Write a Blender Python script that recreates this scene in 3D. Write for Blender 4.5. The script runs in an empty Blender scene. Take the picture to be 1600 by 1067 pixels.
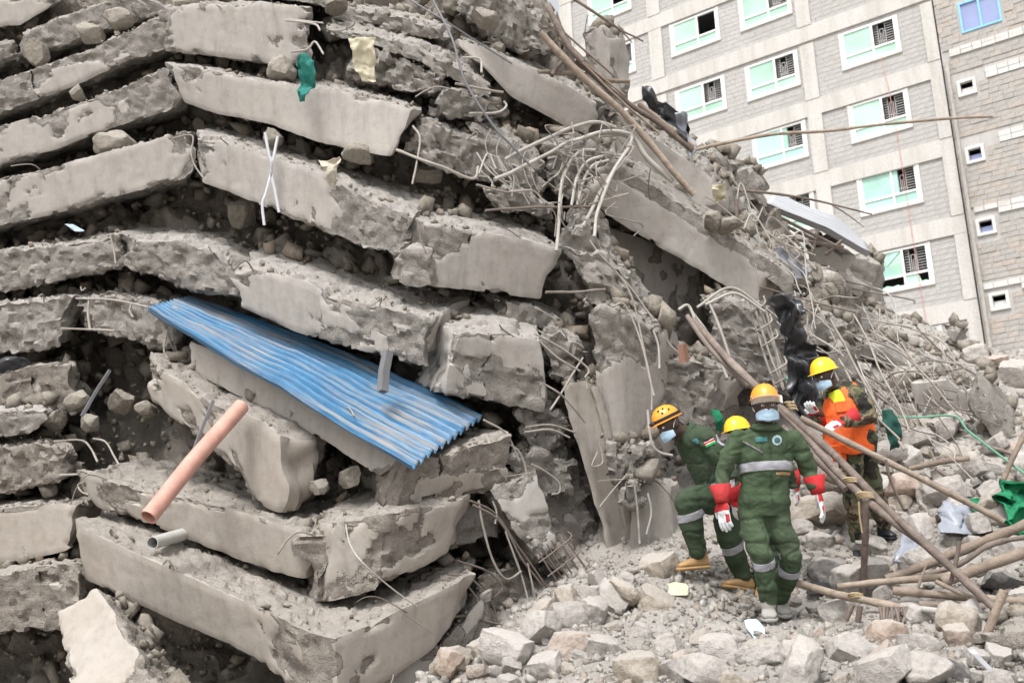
import bpy, bmesh, math, random
import numpy as np
from mathutils import Vector, Matrix, Euler
from mathutils.bvhtree import BVHTree

# ------------------------------------------------------------ camera, light
SC = bpy.context.scene
C = SC.collection
FOC, PITCH, ROLL, EYE = 1600.0, math.radians(14.3), math.radians(2.1), 1.6
_x = np.array([1.0, 0, 0]); _u = np.array([0, -math.sin(PITCH), math.cos(PITCH)])
FW = np.array([0, math.cos(PITCH), math.sin(PITCH)])
RT = math.cos(ROLL) * _x - math.sin(ROLL) * _u
UP = math.sin(ROLL) * _x + math.cos(ROLL) * _u
EYEP = np.array([0, 0, EYE])
cam_d = bpy.data.cameras.new('camera'); cam = bpy.data.objects.new('camera', cam_d); C.objects.link(cam)
M = Matrix.Identity(4)
for i in range(3):
    M[i][0], M[i][1], M[i][2], M[i][3] = RT[i], UP[i], -FW[i], EYEP[i]
cam.matrix_world = M
cam_d.sensor_width = 36; cam_d.lens = 36.0 * FOC / 1600
cam_d.clip_start = 0.1; cam_d.clip_end = 2000
cam_d.dof.use_dof = True; cam_d.dof.focus_distance = 7.8; cam_d.dof.aperture_fstop = 3.2
SC.camera = cam
SUN_EL, SUN_AZ = math.radians(58), math.radians(200)      # azimuth clockwise from +Y: behind the camera, a little left
w = bpy.data.worlds.new('World'); SC.world = w; w.use_nodes = True
nt = w.node_tree; bg = nt.nodes['Background']
sky = nt.nodes.new('ShaderNodeTexSky'); sky.sky_type = 'NISHITA'; sky.sun_disc = False
sky.sun_elevation = SUN_EL; sky.sun_rotation = SUN_AZ; sky.air_density = 1.0; sky.dust_density = 4.0; sky.ozone_density = 1.0
hs = nt.nodes.new('ShaderNodeHueSaturation'); hs.inputs['Saturation'].default_value = 0.12   # overcast
nt.links.new(sky.outputs[0], hs.inputs['Color']); nt.links.new(hs.outputs[0], bg.inputs[0])
bg.inputs[1].default_value = 0.14
sd = bpy.data.lights.new('sun', 'SUN'); sd.energy = 1.4; sd.angle = math.radians(17); sd.color = (1, .97, .95)
so = bpy.data.objects.new('sun', sd); C.objects.link(so)
sv = Vector((math.sin(SUN_AZ) * math.cos(SUN_EL), math.cos(SUN_AZ) * math.cos(SUN_EL), math.sin(SUN_EL)))
so.rotation_euler = sv.to_track_quat('Z', 'Y').to_euler()
vs = SC.view_settings; vs.view_transform = 'Standard'; vs.look = 'None'; vs.gamma = 1; vs.use_curve_mapping = False
vs.exposure = 1.0
SC.render.engine = 'CYCLES'; SC.cycles.max_bounces = 10; SC.cycles.diffuse_bounces = 6

# ------------------------------------------------------------ helpers
rng = np.random.default_rng(7); random.seed(7)
def ray(x, y): return RT * (x - 800) / FOC - UP * (y - 533.5) / FOC + FW
def P(x, y, d): return EYEP + d * ray(x, y)
def _hash(i, j, k, s):
    h = (i * 374761393 + j * 668265263 + k * 2147483647 + s * 1274126177) & 0xFFFFFFFF
    h = ((h ^ (h >> 13)) * 1274126177) & 0xFFFFFFFF
    return ((h ^ (h >> 16)) & 0xFFFF) / 32767.5 - 1.0
def noise(p, s=0):
    p = np.asarray(p, float); f = np.floor(p).astype(np.int64); t = p - f; t = t * t * (3 - 2 * t)
    i, j, k = f[:, 0], f[:, 1], f[:, 2]; x, y, z = t[:, 0], t[:, 1], t[:, 2]
    r = 0
    for a in (0, 1):
        for b in (0, 1):
            for c in (0, 1):
                wgt = (x if a else 1 - x) * (y if b else 1 - y) * (z if c else 1 - z)
                r = r + wgt * _hash(i + a, j + b, k + c, s)
    return r
def fbm(p, f=1.0, o=3, s=0, g=.5):
    r = 0; a = 1.0
    for q in range(o):
        r = r + a * noise(np.asarray(p) * f + 17.3 * q, s + q); f *= 2.03; a *= g
    return r
def cells(p, f, s=0):
    """distance to the nearest and second cell point, and a value per cell"""
    p = np.asarray(p) * f; b = np.floor(p).astype(np.int64); d1 = np.full(len(p), 9.0); d2 = d1.copy(); val = np.zeros(len(p)); val2 = np.zeros((len(p), 3)); rel = np.zeros((len(p), 3))
    for i in (-1, 0, 1):
        for j in (-1, 0, 1):
            for k in (-1, 0, 1):
                c = b + (i, j, k); h = np.stack([_hash(c[:, 0], c[:, 1], c[:, 2], s + q) for q in range(3)], 1)
                r = p - (c + .5 + .45 * h); d = (r * r).sum(1); m = d < d1
                d2 = np.where(m, d1, np.minimum(d2, d)); val = np.where(m, _hash(c[:, 0], c[:, 1], c[:, 2], s + 7), val); val2[m] = h[m]; rel[m] = r[m]; d1 = np.minimum(d, d1)
    return np.sqrt(d1), np.sqrt(d2), val, (rel * val2).sum(1)
def sstep(a, b, x):
    t = np.clip((x - a) / (b - a), 0, 1); return t * t * (3 - 2 * t)

def link(name, me, parent=None):
    o = bpy.data.objects.new(name, me); C.objects.link(o)
    if parent is not None: o.parent = parent
    return o
def mesh(name, v, f, mat=None, smooth=True, sharp=None):
    me = bpy.data.meshes.new(name)
    me.from_pydata([tuple(q) for q in np.asarray(v, float)], [], [tuple(int(i) for i in q) for q in f])
    if mat is not None: me.materials.append(mat)
    if smooth: me.polygons.foreach_set('use_smooth', [True] * len(me.polygons))
    if sharp: me.set_sharp_from_angle(angle=math.radians(sharp))
    me.update(); return me
def tag(o, label=None, cat=None, group=None, kind=None):
    if label: o['label'] = label
    if cat: o['category'] = cat
    if group: o['group'] = group
    if kind: o['kind'] = kind
    return o
def recenter(o):
    me = o.data; n = len(me.vertices); co = np.empty(n * 3); me.vertices.foreach_get('co', co); co = co.reshape(-1, 3)
    c = co.mean(0); c[2] = co[:, 2].min(); co -= c; me.vertices.foreach_set('co', co.ravel()); me.update()
    o.location = c; return o
def empty(name, loc, **k):
    o = bpy.data.objects.new(name, None); C.objects.link(o); o.location = loc; o.empty_display_size = .1
    return tag(o, **k)
class MB:
    def __init__(s): s.v, s.f, s.n = [], [], 0
    def add(s, v, f):
        v = np.asarray(v, float); s.v.append(v); s.f += [tuple(i + s.n for i in q) for q in f]; s.n += len(v); return s
    def box(s, a, b):
        x0, y0, z0 = a; x1, y1, z1 = b
        return s.add([(x0, y0, z0), (x1, y0, z0), (x1, y1, z0), (x0, y1, z0), (x0, y0, z1), (x1, y0, z1), (x1, y1, z1), (x0, y1, z1)],
                     [(3, 2, 1, 0), (4, 5, 6, 7), (0, 1, 5, 4), (1, 2, 6, 5), (2, 3, 7, 6), (3, 0, 4, 7)])
    def mesh(s, name, mat, smooth=False, sharp=None):
        return mesh(name, np.concatenate(s.v), s.f, mat, smooth, sharp)
    def obj(s, name, mat, parent=None, smooth=False, sharp=None): return link(name, s.mesh(name, mat, smooth, sharp), parent)
def catmull(pts, n=6):
    p = np.asarray(pts, float)
    if len(p) < 3: 
        t = np.linspace(0, 1, n + 1)[:, None]; return p[0] * (1 - t) + p[-1] * t
    q = np.vstack([2 * p[0] - p[1], p, 2 * p[-1] - p[-2]]); out = []
    for i in range(1, len(q) - 2):
        for t in np.linspace(0, 1, n, endpoint=False):
            a, b, c, d = q[i - 1], q[i], q[i + 1], q[i + 2]
            out.append(.5 * (2 * b + (c - a) * t + (2 * a - 5 * b + 4 * c - d) * t * t + (3 * b - a - 3 * c + d) * t ** 3))
    out.append(q[-2]); return np.array(out)
def tube(pts, r, seg=7, n=5, smooth=True, hollow=0):
    p = catmull(pts, n) if smooth else np.asarray(pts, float)
    m = len(p); rr = np.interp(np.linspace(0, 1, m), np.linspace(0, 1, len(np.atleast_1d(r))), np.atleast_1d(r)) if np.ndim(r) else np.full(m, r)
    t = np.gradient(p, axis=0); t /= np.linalg.norm(t, axis=1)[:, None] + 1e-9
    ref = np.array([0, 0, 1.0]) if abs(t[0][2]) < .9 else np.array([1.0, 0, 0])
    a = np.cross(t[0], ref); a /= np.linalg.norm(a); v = []
    ang = np.arange(seg) * 2 * math.pi / seg
    for i in range(m):
        a = a - t[i] * (a @ t[i]); a /= np.linalg.norm(a); b = np.cross(t[i], a)
        v.append(p[i] + rr[i] * (np.cos(ang)[:, None] * a + np.sin(ang)[:, None] * b))
    if hollow:
        inn = [v[i] * hollow + p[i] * (1 - hollow) for i in range(m)]
        v = v + inn[::-1]; m = len(v)
        f = [(i * seg + j, i * seg + (j + 1) % seg, ((i + 1) % m) * seg + (j + 1) % seg, ((i + 1) % m) * seg + j) for i in range(m) for j in range(seg)]
        return np.concatenate(v), f
    f = [(i * seg + j, i * seg + (j + 1) % seg, (i + 1) * seg + (j + 1) % seg, (i + 1) * seg + j) for i in range(m - 1) for j in range(seg)]
    f += [tuple(range(seg))[::-1], tuple((m - 1) * seg + j for j in range(seg))]
    return np.concatenate(v), f

# ------------------------------------------------------------ materials
class Mat:
    def __init__(s, name, col=(.5, .5, .5), rough=.9, metal=0, spec=.25):
        s.m = bpy.data.materials.new(name); s.m.use_nodes = True; s.t = s.m.node_tree; s.b = s.t.nodes['Principled BSDF']
        s.set('Base Color', (*col, 1)); s.set('Roughness', rough); s.set('Metallic', metal); s.set('Specular IOR Level', spec)
    def set(s, k, v): s.b.inputs[k].default_value = v
    def n(s, t, **k):
        q = s.t.nodes.new(t)
        for a, b in k.items(): setattr(q, a, b)
        return q
    def l(s, a, b): s.t.links.new(a, b)
    def co(s, kind='Object'):
        if not hasattr(s, 'tc'): s.tc = s.n('ShaderNodeTexCoord')
        return s.tc.outputs[kind]
    def noise(s, sc, det=4, rough=.55, dist=0, vec=None):
        q = s.n('ShaderNodeTexNoise'); q.inputs['Scale'].default_value = sc; q.inputs['Detail'].default_value = det
        q.inputs['Roughness'].default_value = rough; q.inputs['Distortion'].default_value = dist
        s.l(vec if vec is not None else s.co(), q.inputs['Vector']); return q.outputs['Fac']
    def ramp(s, fac, stops, interp='LINEAR'):
        q = s.n('ShaderNodeValToRGB'); e = q.color_ramp; e.interpolation = interp
        while len(e.elements) < len(stops): e.elements.new(.5)
        for el, (p, c) in zip(e.elements, stops):
            el.position = p; el.color = (*c, 1) if len(c) == 3 else c
        s.l(fac, q.inputs[0]); return q.outputs[0]
    def mix(s, fac, a, b, mode='MIX'):
        q = s.n('ShaderNodeMix', data_type='RGBA', blend_type=mode)
        for sock, v in ((q.inputs['Factor'], fac), (q.inputs['A'], a), (q.inputs['B'], b)):
            if hasattr(v, 'is_linked') or hasattr(v, 'links'): s.l(v, sock)
            else: sock.default_value = v if not isinstance(v, tuple) else (*v, 1)[:4]
        return q.outputs['Result']
    def math(s, op, a, b=0.0):
        q = s.n('ShaderNodeMath', operation=op)
        for sock, v in zip(q.inputs, (a, b)):
            if hasattr(v, 'links'): s.l(v, sock)
            else: sock.default_value = v
        return q.outputs[0]
    def col(s, c): s.l(c, s.b.inputs['Base Color']); return s
    def bump(s, h, st=.3, dist=.02, prev=None):
        q = s.n('ShaderNodeBump'); q.inputs['Strength'].default_value = st; q.inputs['Distance'].default_value = dist
        s.l(h, q.inputs['Height'])
        if prev is not None: s.l(prev, q.inputs['Normal'])
        s.l(q.outputs[0], s.b.inputs['Normal']); return q.outputs[0]
    def rnd(s): return s.n('ShaderNodeObjectInfo').outputs['Random']
    def up(s):
        g = s.n('ShaderNodeNewGeometry'); x = s.n('ShaderNodeSeparateXYZ'); s.l(g.outputs['Normal'], x.inputs[0]); return x.outputs[2]

def concrete_mat(name, raw, plas, dust, warm):
    m = Mat(name, rough=.95, spec=.12)
    a = m.n('ShaderNodeAttribute', attribute_name='plaster').outputs['Fac']
    n1 = m.noise(2.2, 6, .6); n2 = m.noise(14, 8, .65); n3 = m.noise(60, 4, .6)
    rawc = m.ramp(n2, [(.25, tuple(c * .68 for c in raw)), (.5, raw), (.75, tuple(min(1, c * 1.22) for c in raw))])
    sv_ = m.n('ShaderNodeMapping'); m.l(m.co(), sv_.inputs[0]); sv_.inputs['Scale'].default_value = (6, 6, .8)
    st = m.noise(1.6, 5, .6, 0, sv_.outputs[0])
    pc = m.ramp(st, [(.28, tuple(c * .78 for c in plas)), (.5, plas), (.75, tuple(min(1, c * 1.08) for c in plas))])
    pc = m.mix(m.ramp(n1, [(.42, (0, 0, 0)), (.72, (.55, .55, .55))]), pc, warm)
    fac = m.math('ADD', a, m.math('MULTIPLY', m.math('SUBTRACT', n3, .5), .10))
    pm = m.ramp(fac, [(.49, (0, 0, 0)), (.51, (1, 1, 1))])
    n4 = m.noise(110, 3, .7); rawc = m.mix(1.0, rawc, m.ramp(n4, [(.3, (.72, .71, .70)), (.5, (1, 1, 1)), (.7, (1.16, 1.15, 1.13))]), 'MULTIPLY'); pc = m.mix(1.0, pc, m.ramp(n2, [(.3, (.88, .87, .86)), (.5, (1, 1, 1))]), 'MULTIPLY')
    c = m.mix(pm, rawc, pc)
    # settled dust on what faces up
    du = m.math('MULTIPLY', m.ramp(m.up(), [(.35, (0, 0, 0)), (.85, (1, 1, 1))]), m.ramp(n2, [(.3, (.35, .35, .35)), (.6, (1, 1, 1))]))
    c = m.mix(du, c, dust); m.col(c)
    rb = m.math('MULTIPLY', m.math('ADD', n2, m.math('ADD', m.math('MULTIPLY', n3, .5), m.math('MULTIPLY', n4, .3))), m.math('SUBTRACT', 1.12, pm))
    m.bump(rb, .9, .035)
    return m.m
CONC = concrete_mat('broken_concrete', (.282, .262, .238), (.358, .336, .311), (.40, .376, .348), (.33, .298, .262))
CONC_W = concrete_mat('beige_concrete', (.27, .243, .213), (.335, .306, .273), (.37, .34, .304), (.29, .25, .205))

def stone_mat(name, a, b, c, dust=(.52, .488, .452)):
    m = Mat(name, rough=.95, spec=.1); n2 = m.noise(9, 7, .65); n3 = m.noise(45, 5, .6)
    base = m.ramp(m.rnd(), [(0, a), (.5, b), (1, c)])
    col = m.mix(m.ramp(n2, [(.3, (.62, .62, .62)), (.7, (1.12, 1.12, 1.12))]), base, base)
    sh = m.ramp(n2, [(.25, (.62, .6, .58)), (.6, (1, 1, 1))])
    col = m.mix(1.0, base, sh, 'MULTIPLY')
    du = m.math('MULTIPLY', m.ramp(m.up(), [(.1, (0, 0, 0)), (.9, (1, 1, 1))]), m.ramp(n3, [(.3, (.2, .2, .2)), (.65, (.85, .85, .85))]))
    m.col(m.mix(du, col, dust)); m.bump(m.math('ADD', n2, m.math('MULTIPLY', n3, .5)), .8, .03); return m.m
ST_GREY = stone_mat('pale_stone', (.37, .345, .318), (.44, .413, .384), (.51, .48, .45))
ST_PINK = stone_mat('pinkish_stone', (.41, .31, .25), (.43, .345, .285), (.44, .38, .33))
ST_TAN = stone_mat('tan_stone', (.34, .30, .245), (.41, .36, .30), (.46, .415, .355))
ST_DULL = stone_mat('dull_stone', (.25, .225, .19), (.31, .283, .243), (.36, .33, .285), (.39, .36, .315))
ST_DARK = stone_mat('dark_stone', (.13, .125, .12), (.17, .16, .155), (.2, .19, .18))
def piece_mat(name, stops):
    m = Mat(name, rough=.95, spec=.1); r = m.n('ShaderNodeAttribute', attribute_name='tone').outputs['Fac']; n = m.noise(18, 6, .65); n2 = m.noise(90, 3, .65)
    c = m.mix(1.0, m.ramp(r, stops), m.ramp(n, [(.3, (.74, .73, .72)), (.6, (1.06, 1.06, 1.06))]), 'MULTIPLY'); m.col(m.mix(1.0, c, m.ramp(n2, [(.3, (.82, .82, .82)), (.6, (1, 1, 1))]), 'MULTIPLY')); m.bump(m.math('ADD', n, n2), .8, .02); return m.m
P_PALE = piece_mat('pale_rubble', [(0, (.30, .28, .25)), (.35, (.42, .40, .365)), (.7, (.50, .48, .445)), (.88, (.43, .37, .31)), (1, (.24, .225, .205))])
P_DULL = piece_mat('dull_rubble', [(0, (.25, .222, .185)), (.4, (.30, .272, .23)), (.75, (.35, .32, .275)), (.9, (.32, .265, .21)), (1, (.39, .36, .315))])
def rubble_mat(name, a, b, dust):
    m = Mat(name, rough=.97, spec=.08); n1 = m.noise(3, 8, .65); n2 = m.noise(22, 8, .7)
    c = m.ramp(n1, [(.3, a), (.65, b)]); c = m.mix(m.ramp(n2, [(.35, (0, 0, 0)), (.7, (.8, .8, .8))]), c, dust)
    m.col(c); m.bump(m.math('ADD', n1, n2), 1, .05); return m.m
DIRT = rubble_mat('mound_dirt', (.33, .304, .274), (.42, .393, .36), (.49, .46, .424))
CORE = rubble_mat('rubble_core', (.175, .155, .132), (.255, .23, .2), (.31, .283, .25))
def steel_mat(name, a, b):
    m = Mat(name, rough=.75, spec=.3, metal=.0); n = m.noise(6, 5, .6); m.col(m.mix(m.rnd(), m.ramp(n, [(.35, a), (.65, b)]), m.ramp(n, [(.35, b), (.65, tuple(min(1, c * 1.15) for c in b))])))
    m.bump(m.noise(90, 2), .3, .004); return m.m
REBAR = steel_mat('dusty_rebar', (.15, .13, .112), (.29, .265, .235))
PIPEM = steel_mat('dusty_pale_bar', (.27, .25, .225), (.37, .35, .32))
RUST = steel_mat('rusty_bar', (.075, .06, .05), (.17, .14, .12))
def wood_mat(name, a, b, c):
    m = Mat(name, rough=.8, spec=.2); mp = m.n('ShaderNodeMapping'); m.l(m.co('Generated'), mp.inputs[0])
    n = m.noise(7, 7, .65, 1.2); g = m.noise(50, 4, .6); r = m.ramp(n, [(.25, a), (.5, b), (.75, c)])
    k = m.ramp(m.rnd(), [(0, (.75, .72, .7)), (1, (1.1, 1.08, 1.05))])
    m.col(m.mix(1.0, r, k, 'MULTIPLY')); m.bump(m.math('ADD', n, g), .6, .012); return m.m
WOOD = wood_mat('weathered_pole', (.17, .135, .108), (.28, .232, .19), (.385, .332, .28))
WOOD_D = wood_mat('dark_pole', (.10, .082, .072), (.18, .148, .13), (.27, .228, .20))
def plain(name, col, rough=.6, var=.15, sc=8, spec=.3, metal=0, bump=0):
    m = Mat(name, col, rough, metal, spec); n = m.noise(sc, 5, .6)
    m.col(m.ramp(n, [(.25, tuple(max(0, c * (1 - var)) for c in col)), (.75, tuple(min(1, c * (1 + var)) for c in col))]))
    if bump: m.bump(n, bump, .02)
    return m.m
def cloth(name, col, var=.18, bump=.5):
    m = Mat(name, col, .9, 0, .15); n = m.noise(9, 5, .6, .6); g = m.noise(220, 2); big = m.noise(2.5, 3)
    c = m.ramp(n, [(.25, tuple(x * (1 - var) for x in col)), (.75, tuple(min(1, x * (1 + var)) for x in col))])
    m.col(m.mix(m.ramp(big, [(.45, (0, 0, 0)), (.8, (.13, .13, .13))]), c, (.28, .27, .23)))
    b1 = m.bump(n, bump, .03); m.bump(g, .12, .003, b1); return m.m
# ------------------------------------------------------------ pile shape: how far the broken face stands
def G(x, y):
    xc = np.where(y > 600, 690 - (y - 600) * .43, 680.0)
    d = 7.6 + (1000 - y) * .003
    return d + np.where(x < xc, (xc - x) * .0018, np.minimum(x - xc, 380) * .0036 + np.maximum(x - xc - 380, 0) * .0015)
def poly3(pl, n, base=None):
    """polyline of (x, y[, extra depth]) -> n+1 points, by pixel length"""
    a = np.array([(q[0], q[1], q[2] if len(q) > 2 else 0) for q in pl], float)
    s = np.r_[0, np.cumsum(np.hypot(*np.diff(a[:, :2], axis=0).T))]; s /= s[-1]
    t = np.linspace(0, 1, n + 1)
    return np.stack([np.interp(t, s, a[:, k]) for k in range(3)], 1)
TOPS = []          # broken top edges, where crumbs gather
def box_grid(nu, nv, nw):
    idx = {}; pts = []; faces = []
    def gid(a, b, c):
        k = (a, b, c)
        if k not in idx: idx[k] = len(pts); pts.append(k)
        return idx[k]
    for c, flip in ((0, 0), (nw, 1)):
        for a in range(nu):
            for b in range(nv):
                q = [gid(a, b, c), gid(a, b + 1, c), gid(a + 1, b + 1, c), gid(a + 1, b, c)]; faces.append(q[::-1] if flip else q)
    for b, flip in ((0, 1), (nv, 0)):
        for a in range(nu):
            for c in range(nw):
                q = [gid(a, b, c), gid(a, b, c + 1), gid(a + 1, b, c + 1), gid(a + 1, b, c)]; faces.append(q[::-1] if flip else q)
    # v runs downwards
    for a, flip in ((0, 0), (nu, 1)):
        for b in range(nv):
            for c in range(nw):
                q = [gid(a, b, c), gid(a, b, c + 1), gid(a, b + 1, c + 1), gid(a, b + 1, c)]; faces.append(q[::-1] if flip else q)
    return np.array(pts, float), faces
NSLAB = 0
def slab(label, top, bot, back, o=0.0, name='concrete_beam', cat='beam', pl=.5, chip=.07, rough=.022, mat=None, res=.032, ends=.25, dfix=None, group=None, seed=None, bd=0.0, debris=1.0):
    global NSLAB
    NSLAB += 1; rough = min(rough, .022 + (rough - .022) * .45) * .9; sd_ = seed if seed is not None else NSLAB * 13
    n0 = 60; t = poly3(top, n0); b = poly3(bot, n0)
    d = (G(t[:, 0], t[:, 1]) if dfix is None else np.full(n0 + 1, float(dfix))) + o + t[:, 2]
    T = np.array([P(*q) for q in zip(t[:, 0], t[:, 1], d)]); B = np.array([P(*q) for q in zip(b[:, 0], b[:, 1], d + b[:, 2] + bd)])
    if dfix is None and name == 'concrete_beam': B = T + (B - T) * 1.1
    if isinstance(back, list):
        k = poly3(back, n0); K = np.array([P(*q) for q in zip(k[:, 0], k[:, 1], d + k[:, 2])])
    else:
        K = np.array([P(x + back[0], y + back[1], dd + back[2]) for x, y, dd in zip(t[:, 0], t[:, 1], d)])
    L = np.linalg.norm(np.diff(T, axis=0), axis=1).sum(); H = np.linalg.norm(B - T, axis=1).mean(); W = np.linalg.norm(K - T, axis=1).mean()
    nu, nv, nw = (max(3, int(q / r)) for q, r in ((L, res), (H, res * .85), (min(W, 3), res * 1.5)))
    g, faces = box_grid(nu, nv, nw)
    dims = np.array([L, H, W]); p = g / (nu, nv, nw) * dims
    # ragged chamfers: a rounded box whose radius changes along the edges
    rr = .72 * chip * (.06 + .8 * np.clip(fbm(p + sd_ * 3.1, 2.6, 3, sd_) + .15, 0, 1.2) + .5 * np.clip(fbm(p + sd_, 9, 2, sd_ + 2), 0, 1)) + .006
    rr = np.minimum(rr, dims.min() * .45)[:, None]
    q = np.clip(p, rr, dims - rr); e = p - q; ln = np.linalg.norm(e, axis=1)[:, None]; p2 = np.where(ln > 1e-9, q + e / np.maximum(ln, 1e-9) * rr, p)
    # bites out of the ends
    uu = p2 / dims
    endm = np.minimum(uu[:, 0], 1 - uu[:, 0]) * L
    sgn = np.where(uu[:, 0] < .5, 1, -1)
    p2[:, 0] += sgn * np.clip(1 - endm / .5, 0, 1) * ends * .5 * fbm(p * (0, 1, 1) + sd_, 3.0, 3, sd_ + 5)
    crackm = np.zeros(len(p2), bool)
    if (pl > .3 and L > .9 and sd_ % 3 and name in ('concrete_beam', 'concrete_block')) or 'crack' in label:      # a narrow open crack across the face
        a0 = int(nu * (.3 + .45 * ((sd_ * .37) % 1))); vv = p[:, 1]
        path = a0 * L / nu + .22 * H * (vv / H - .5) * math.sin(sd_) + fbm(np.c_[np.full(len(p), sd_ * 1.3), vv, np.zeros(len(p))], 6, 3, 88) * .045
        for da, of in ((-1, -.007), (0, 0), (1, .007)):
            mk = (g[:, 0] == a0 + da) & (g[:, 2] <= 1); wl2 = np.where(g[:, 2] == 0, 1, .5); p2[:, 0] = np.where(mk, p2[:, 0] * (1 - wl2) + (path + of * (1 - .6 * vv / H)) * wl2, p2[:, 0])
        crackm = (g[:, 0] == a0) & (g[:, 2] == 0); p2[:, 2] += np.where(crackm, .07, 0)
    uu = p2 / dims; s = np.clip(uu[:, 0], 0, 1) * n0; i = np.minimum(s.astype(int), n0 - 1); fr = (s - i)[:, None]
    def at(A): return A[i] * (1 - fr) + A[i + 1] * fr
    extra = (uu[:, 0] - np.clip(uu[:, 0], 0, 1))[:, None] * (T[-1] - T[0])
    X = at(T) + uu[:, 1:2] * (at(B) - at(T)) + uu[:, 2:3] * (at(K) - at(T)) + extra
    # plaster that has partly come off
    vert = (g[:, 2] == 0) | (g[:, 0] == nu) | (g[:, 0] == 0)
    edge = np.minimum(uu[:, 1], 1 - uu[:, 1]) * H
    pn = (fbm(p * (1, 1.3, 1) + sd_ * 7.7, .95, 2, sd_ + 9, .5) * .7 + cells(p * (1, 1.25, 1) + fbm(p, 8, 2, sd_)[:, None] * .015, 5.0, sd_ + 31)[2] * .17 + fbm(p, 9, 3, sd_ + 19, .6) * .06) + .60 + (pl - .5) * 1.5 - np.clip(.05 - edge, 0, 1) * (3.5 + 3 * noise(p * 3 + sd_, 77))
    pn -= np.clip(.25 - endm, 0, 1) * (1.2 if ends > .2 else .2)
    pn = np.where(vert, pn, 0.0)
    if pl <= 0: pn[:] = 0
    me = mesh(name, X, faces, mat or CONC)
    nn = np.empty(len(X) * 3); me.vertices.foreach_get('vertex_normal' if False else 'normal', nn); nn = nn.reshape(-1, 3)
    isp = sstep(.47, .53, pn)
    topm = (g[:, 1] == 0)
    d1, d2, cv, ct = cells(X + fbm(X, 9, 2, sd_)[:, None] * .02, 7.0, sd_); e1, e2, ev, et = cells(X, 17.0, sd_ + 1)
    rg = (cv * .9 + ct * 1.1 - .5 * (1 - sstep(0, .16, d2 - d1))) * rough + (ev * .45 + et * .6) * rough * .8 + fbm(X, 26, 2, sd_ + 4) * rough * .35
    rg = np.where(topm, rg * .95 + .006, rg)
    rg = np.where(crackm, 0, rg)
    X = X + nn * (rg * (1 - .9 * isp) + isp * .014 + fbm(X, 1.1, 2, sd_) * .014)[:, None]
    me.vertices.foreach_set('co', X.ravel()); me.update(); me.set_sharp_from_angle(angle=math.radians(40))
    at_ = me.attributes.new('plaster', 'FLOAT', 'POINT'); at_.data.foreach_set('value', pn.astype(np.float32))
    me.update()
    TOPS.append((T, K, H, debris))
    return tag(recenter(link(name, me)), label, cat, group, 'thing')

# ------------------------------------------------------------ ground and debris mound
GP = [(690, 1067, 6.3), (690, 1040, 6.6), (820, 978, 7.0), (880, 925, 7.6), (960, 893, 8.0), (1030, 878, 8.3), (1100, 1067, 5.6), (1500, 1067, 5.3), (1600, 1067, 5.3),
      (1000, 990, 6.9), (1200, 980, 7.4), (1228, 972, 7.55), (1085, 894, 8.1), (1155, 938, 8.0), (1340, 872, 8.8), (1390, 838, 9.2), (1265, 840, 9.2), (1450, 940, 7.3), (1600, 900, 7.6), (1540, 800, 9.0),
      (1550, 700, 10.6), (1440, 680, 11.2), (1290, 690, 11.0), (1590, 610, 13.0), (1500, 545, 14.5), (1420, 500, 15.5), (1340, 475, 16.5), (1300, 455, 15.5), (1260, 545, 13.0), (1180, 520, 13.0)]
GX = [P(*q) for q in GP]
GX += [np.array(q, float) for q in [(0, 0, 0), (-3, 1, 0), (4, 1, 0), (-7, 4, 0), (-4, 6, 0), (-2, 5.2, .1), (-8, 12, 0), (-1.6, 7, .4), (-1, 8.5, .8), (9, 4, .8), (12, 10, 3), (14, 16, 4), (14, 21, 2), (8, 22, 3.5), (3, 20, 4), (-2, 20, 3), (-2, 12, 2), (10, 19, 4.5)]]
GX = np.array(GX)
def _tps():
    xy = GX[:, :2]; n = len(xy); r = np.linalg.norm(xy[:, None] - xy[None], axis=2)
    A = np.zeros((n + 3, n + 3)); A[:n, :n] = r + np.eye(n) * .02; A[:n, n] = 1; A[:n, n + 1:] = xy; A[n:, :n] = A[:n, n:].T
    return np.linalg.solve(A, np.r_[GX[:, 2], 0, 0, 0])
_W = _tps()
def gz(xy):
    xy = np.atleast_2d(xy)[:, :2]; r = np.linalg.norm(xy[:, None] - GX[None, :, :2], axis=2)
    return r @ _W[:len(GX)] + _W[len(GX)] + xy @ _W[len(GX) + 1:]
def hit(x, y, lo=4.5, hi=24, lift=0.0):
    """where the sight line of a photo point meets the mound"""
    t = np.arange(lo, hi, .03); q = EYEP + t[:, None] * ray(x, y); b = gz(q) + lift >= q[:, 2]
    i = int(np.argmax(b)) if b.any() else int(np.argmin(np.abs(q[:, 2] - gz(q))))
    return t[i]
def on(x, y, lift=0.0): return P(x, y, hit(x, y, lift=lift))

gp = MB(); gp.add([(-900, -900, -.35), (900, -900, -.35), (900, 900, -.35), (-900, 900, -.35)], [(0, 1, 2, 3)])
tag(gp.obj('ground', DIRT), kind='structure')
NA, NR = 300, 330
aa = np.linspace(-.42, .60, NA); dd = 3.0 * (22 / 3.0) ** np.linspace(0, 1, NR)
A_, D_ = np.meshgrid(aa, dd, indexing='ij'); XY = np.stack([np.tan(A_) * D_, D_], -1).reshape(-1, 2)
Z = gz(XY); p3 = np.c_[XY, Z]
Z = Z + fbm(p3, 1.1, 3, 41) * .05 + np.abs(fbm(p3, 4.5, 4, 42)) * .055 - .03
Z = np.maximum(Z, -.33)
f = [(i * NR + j, (i + 1) * NR + j, (i + 1) * NR + j + 1, i * NR + j + 1) for i in range(NA - 1) for j in range(NR - 1)]
tag(link('debris_mound', mesh('debris_mound', np.c_[XY, Z], f, DIRT)), kind='structure')

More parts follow.
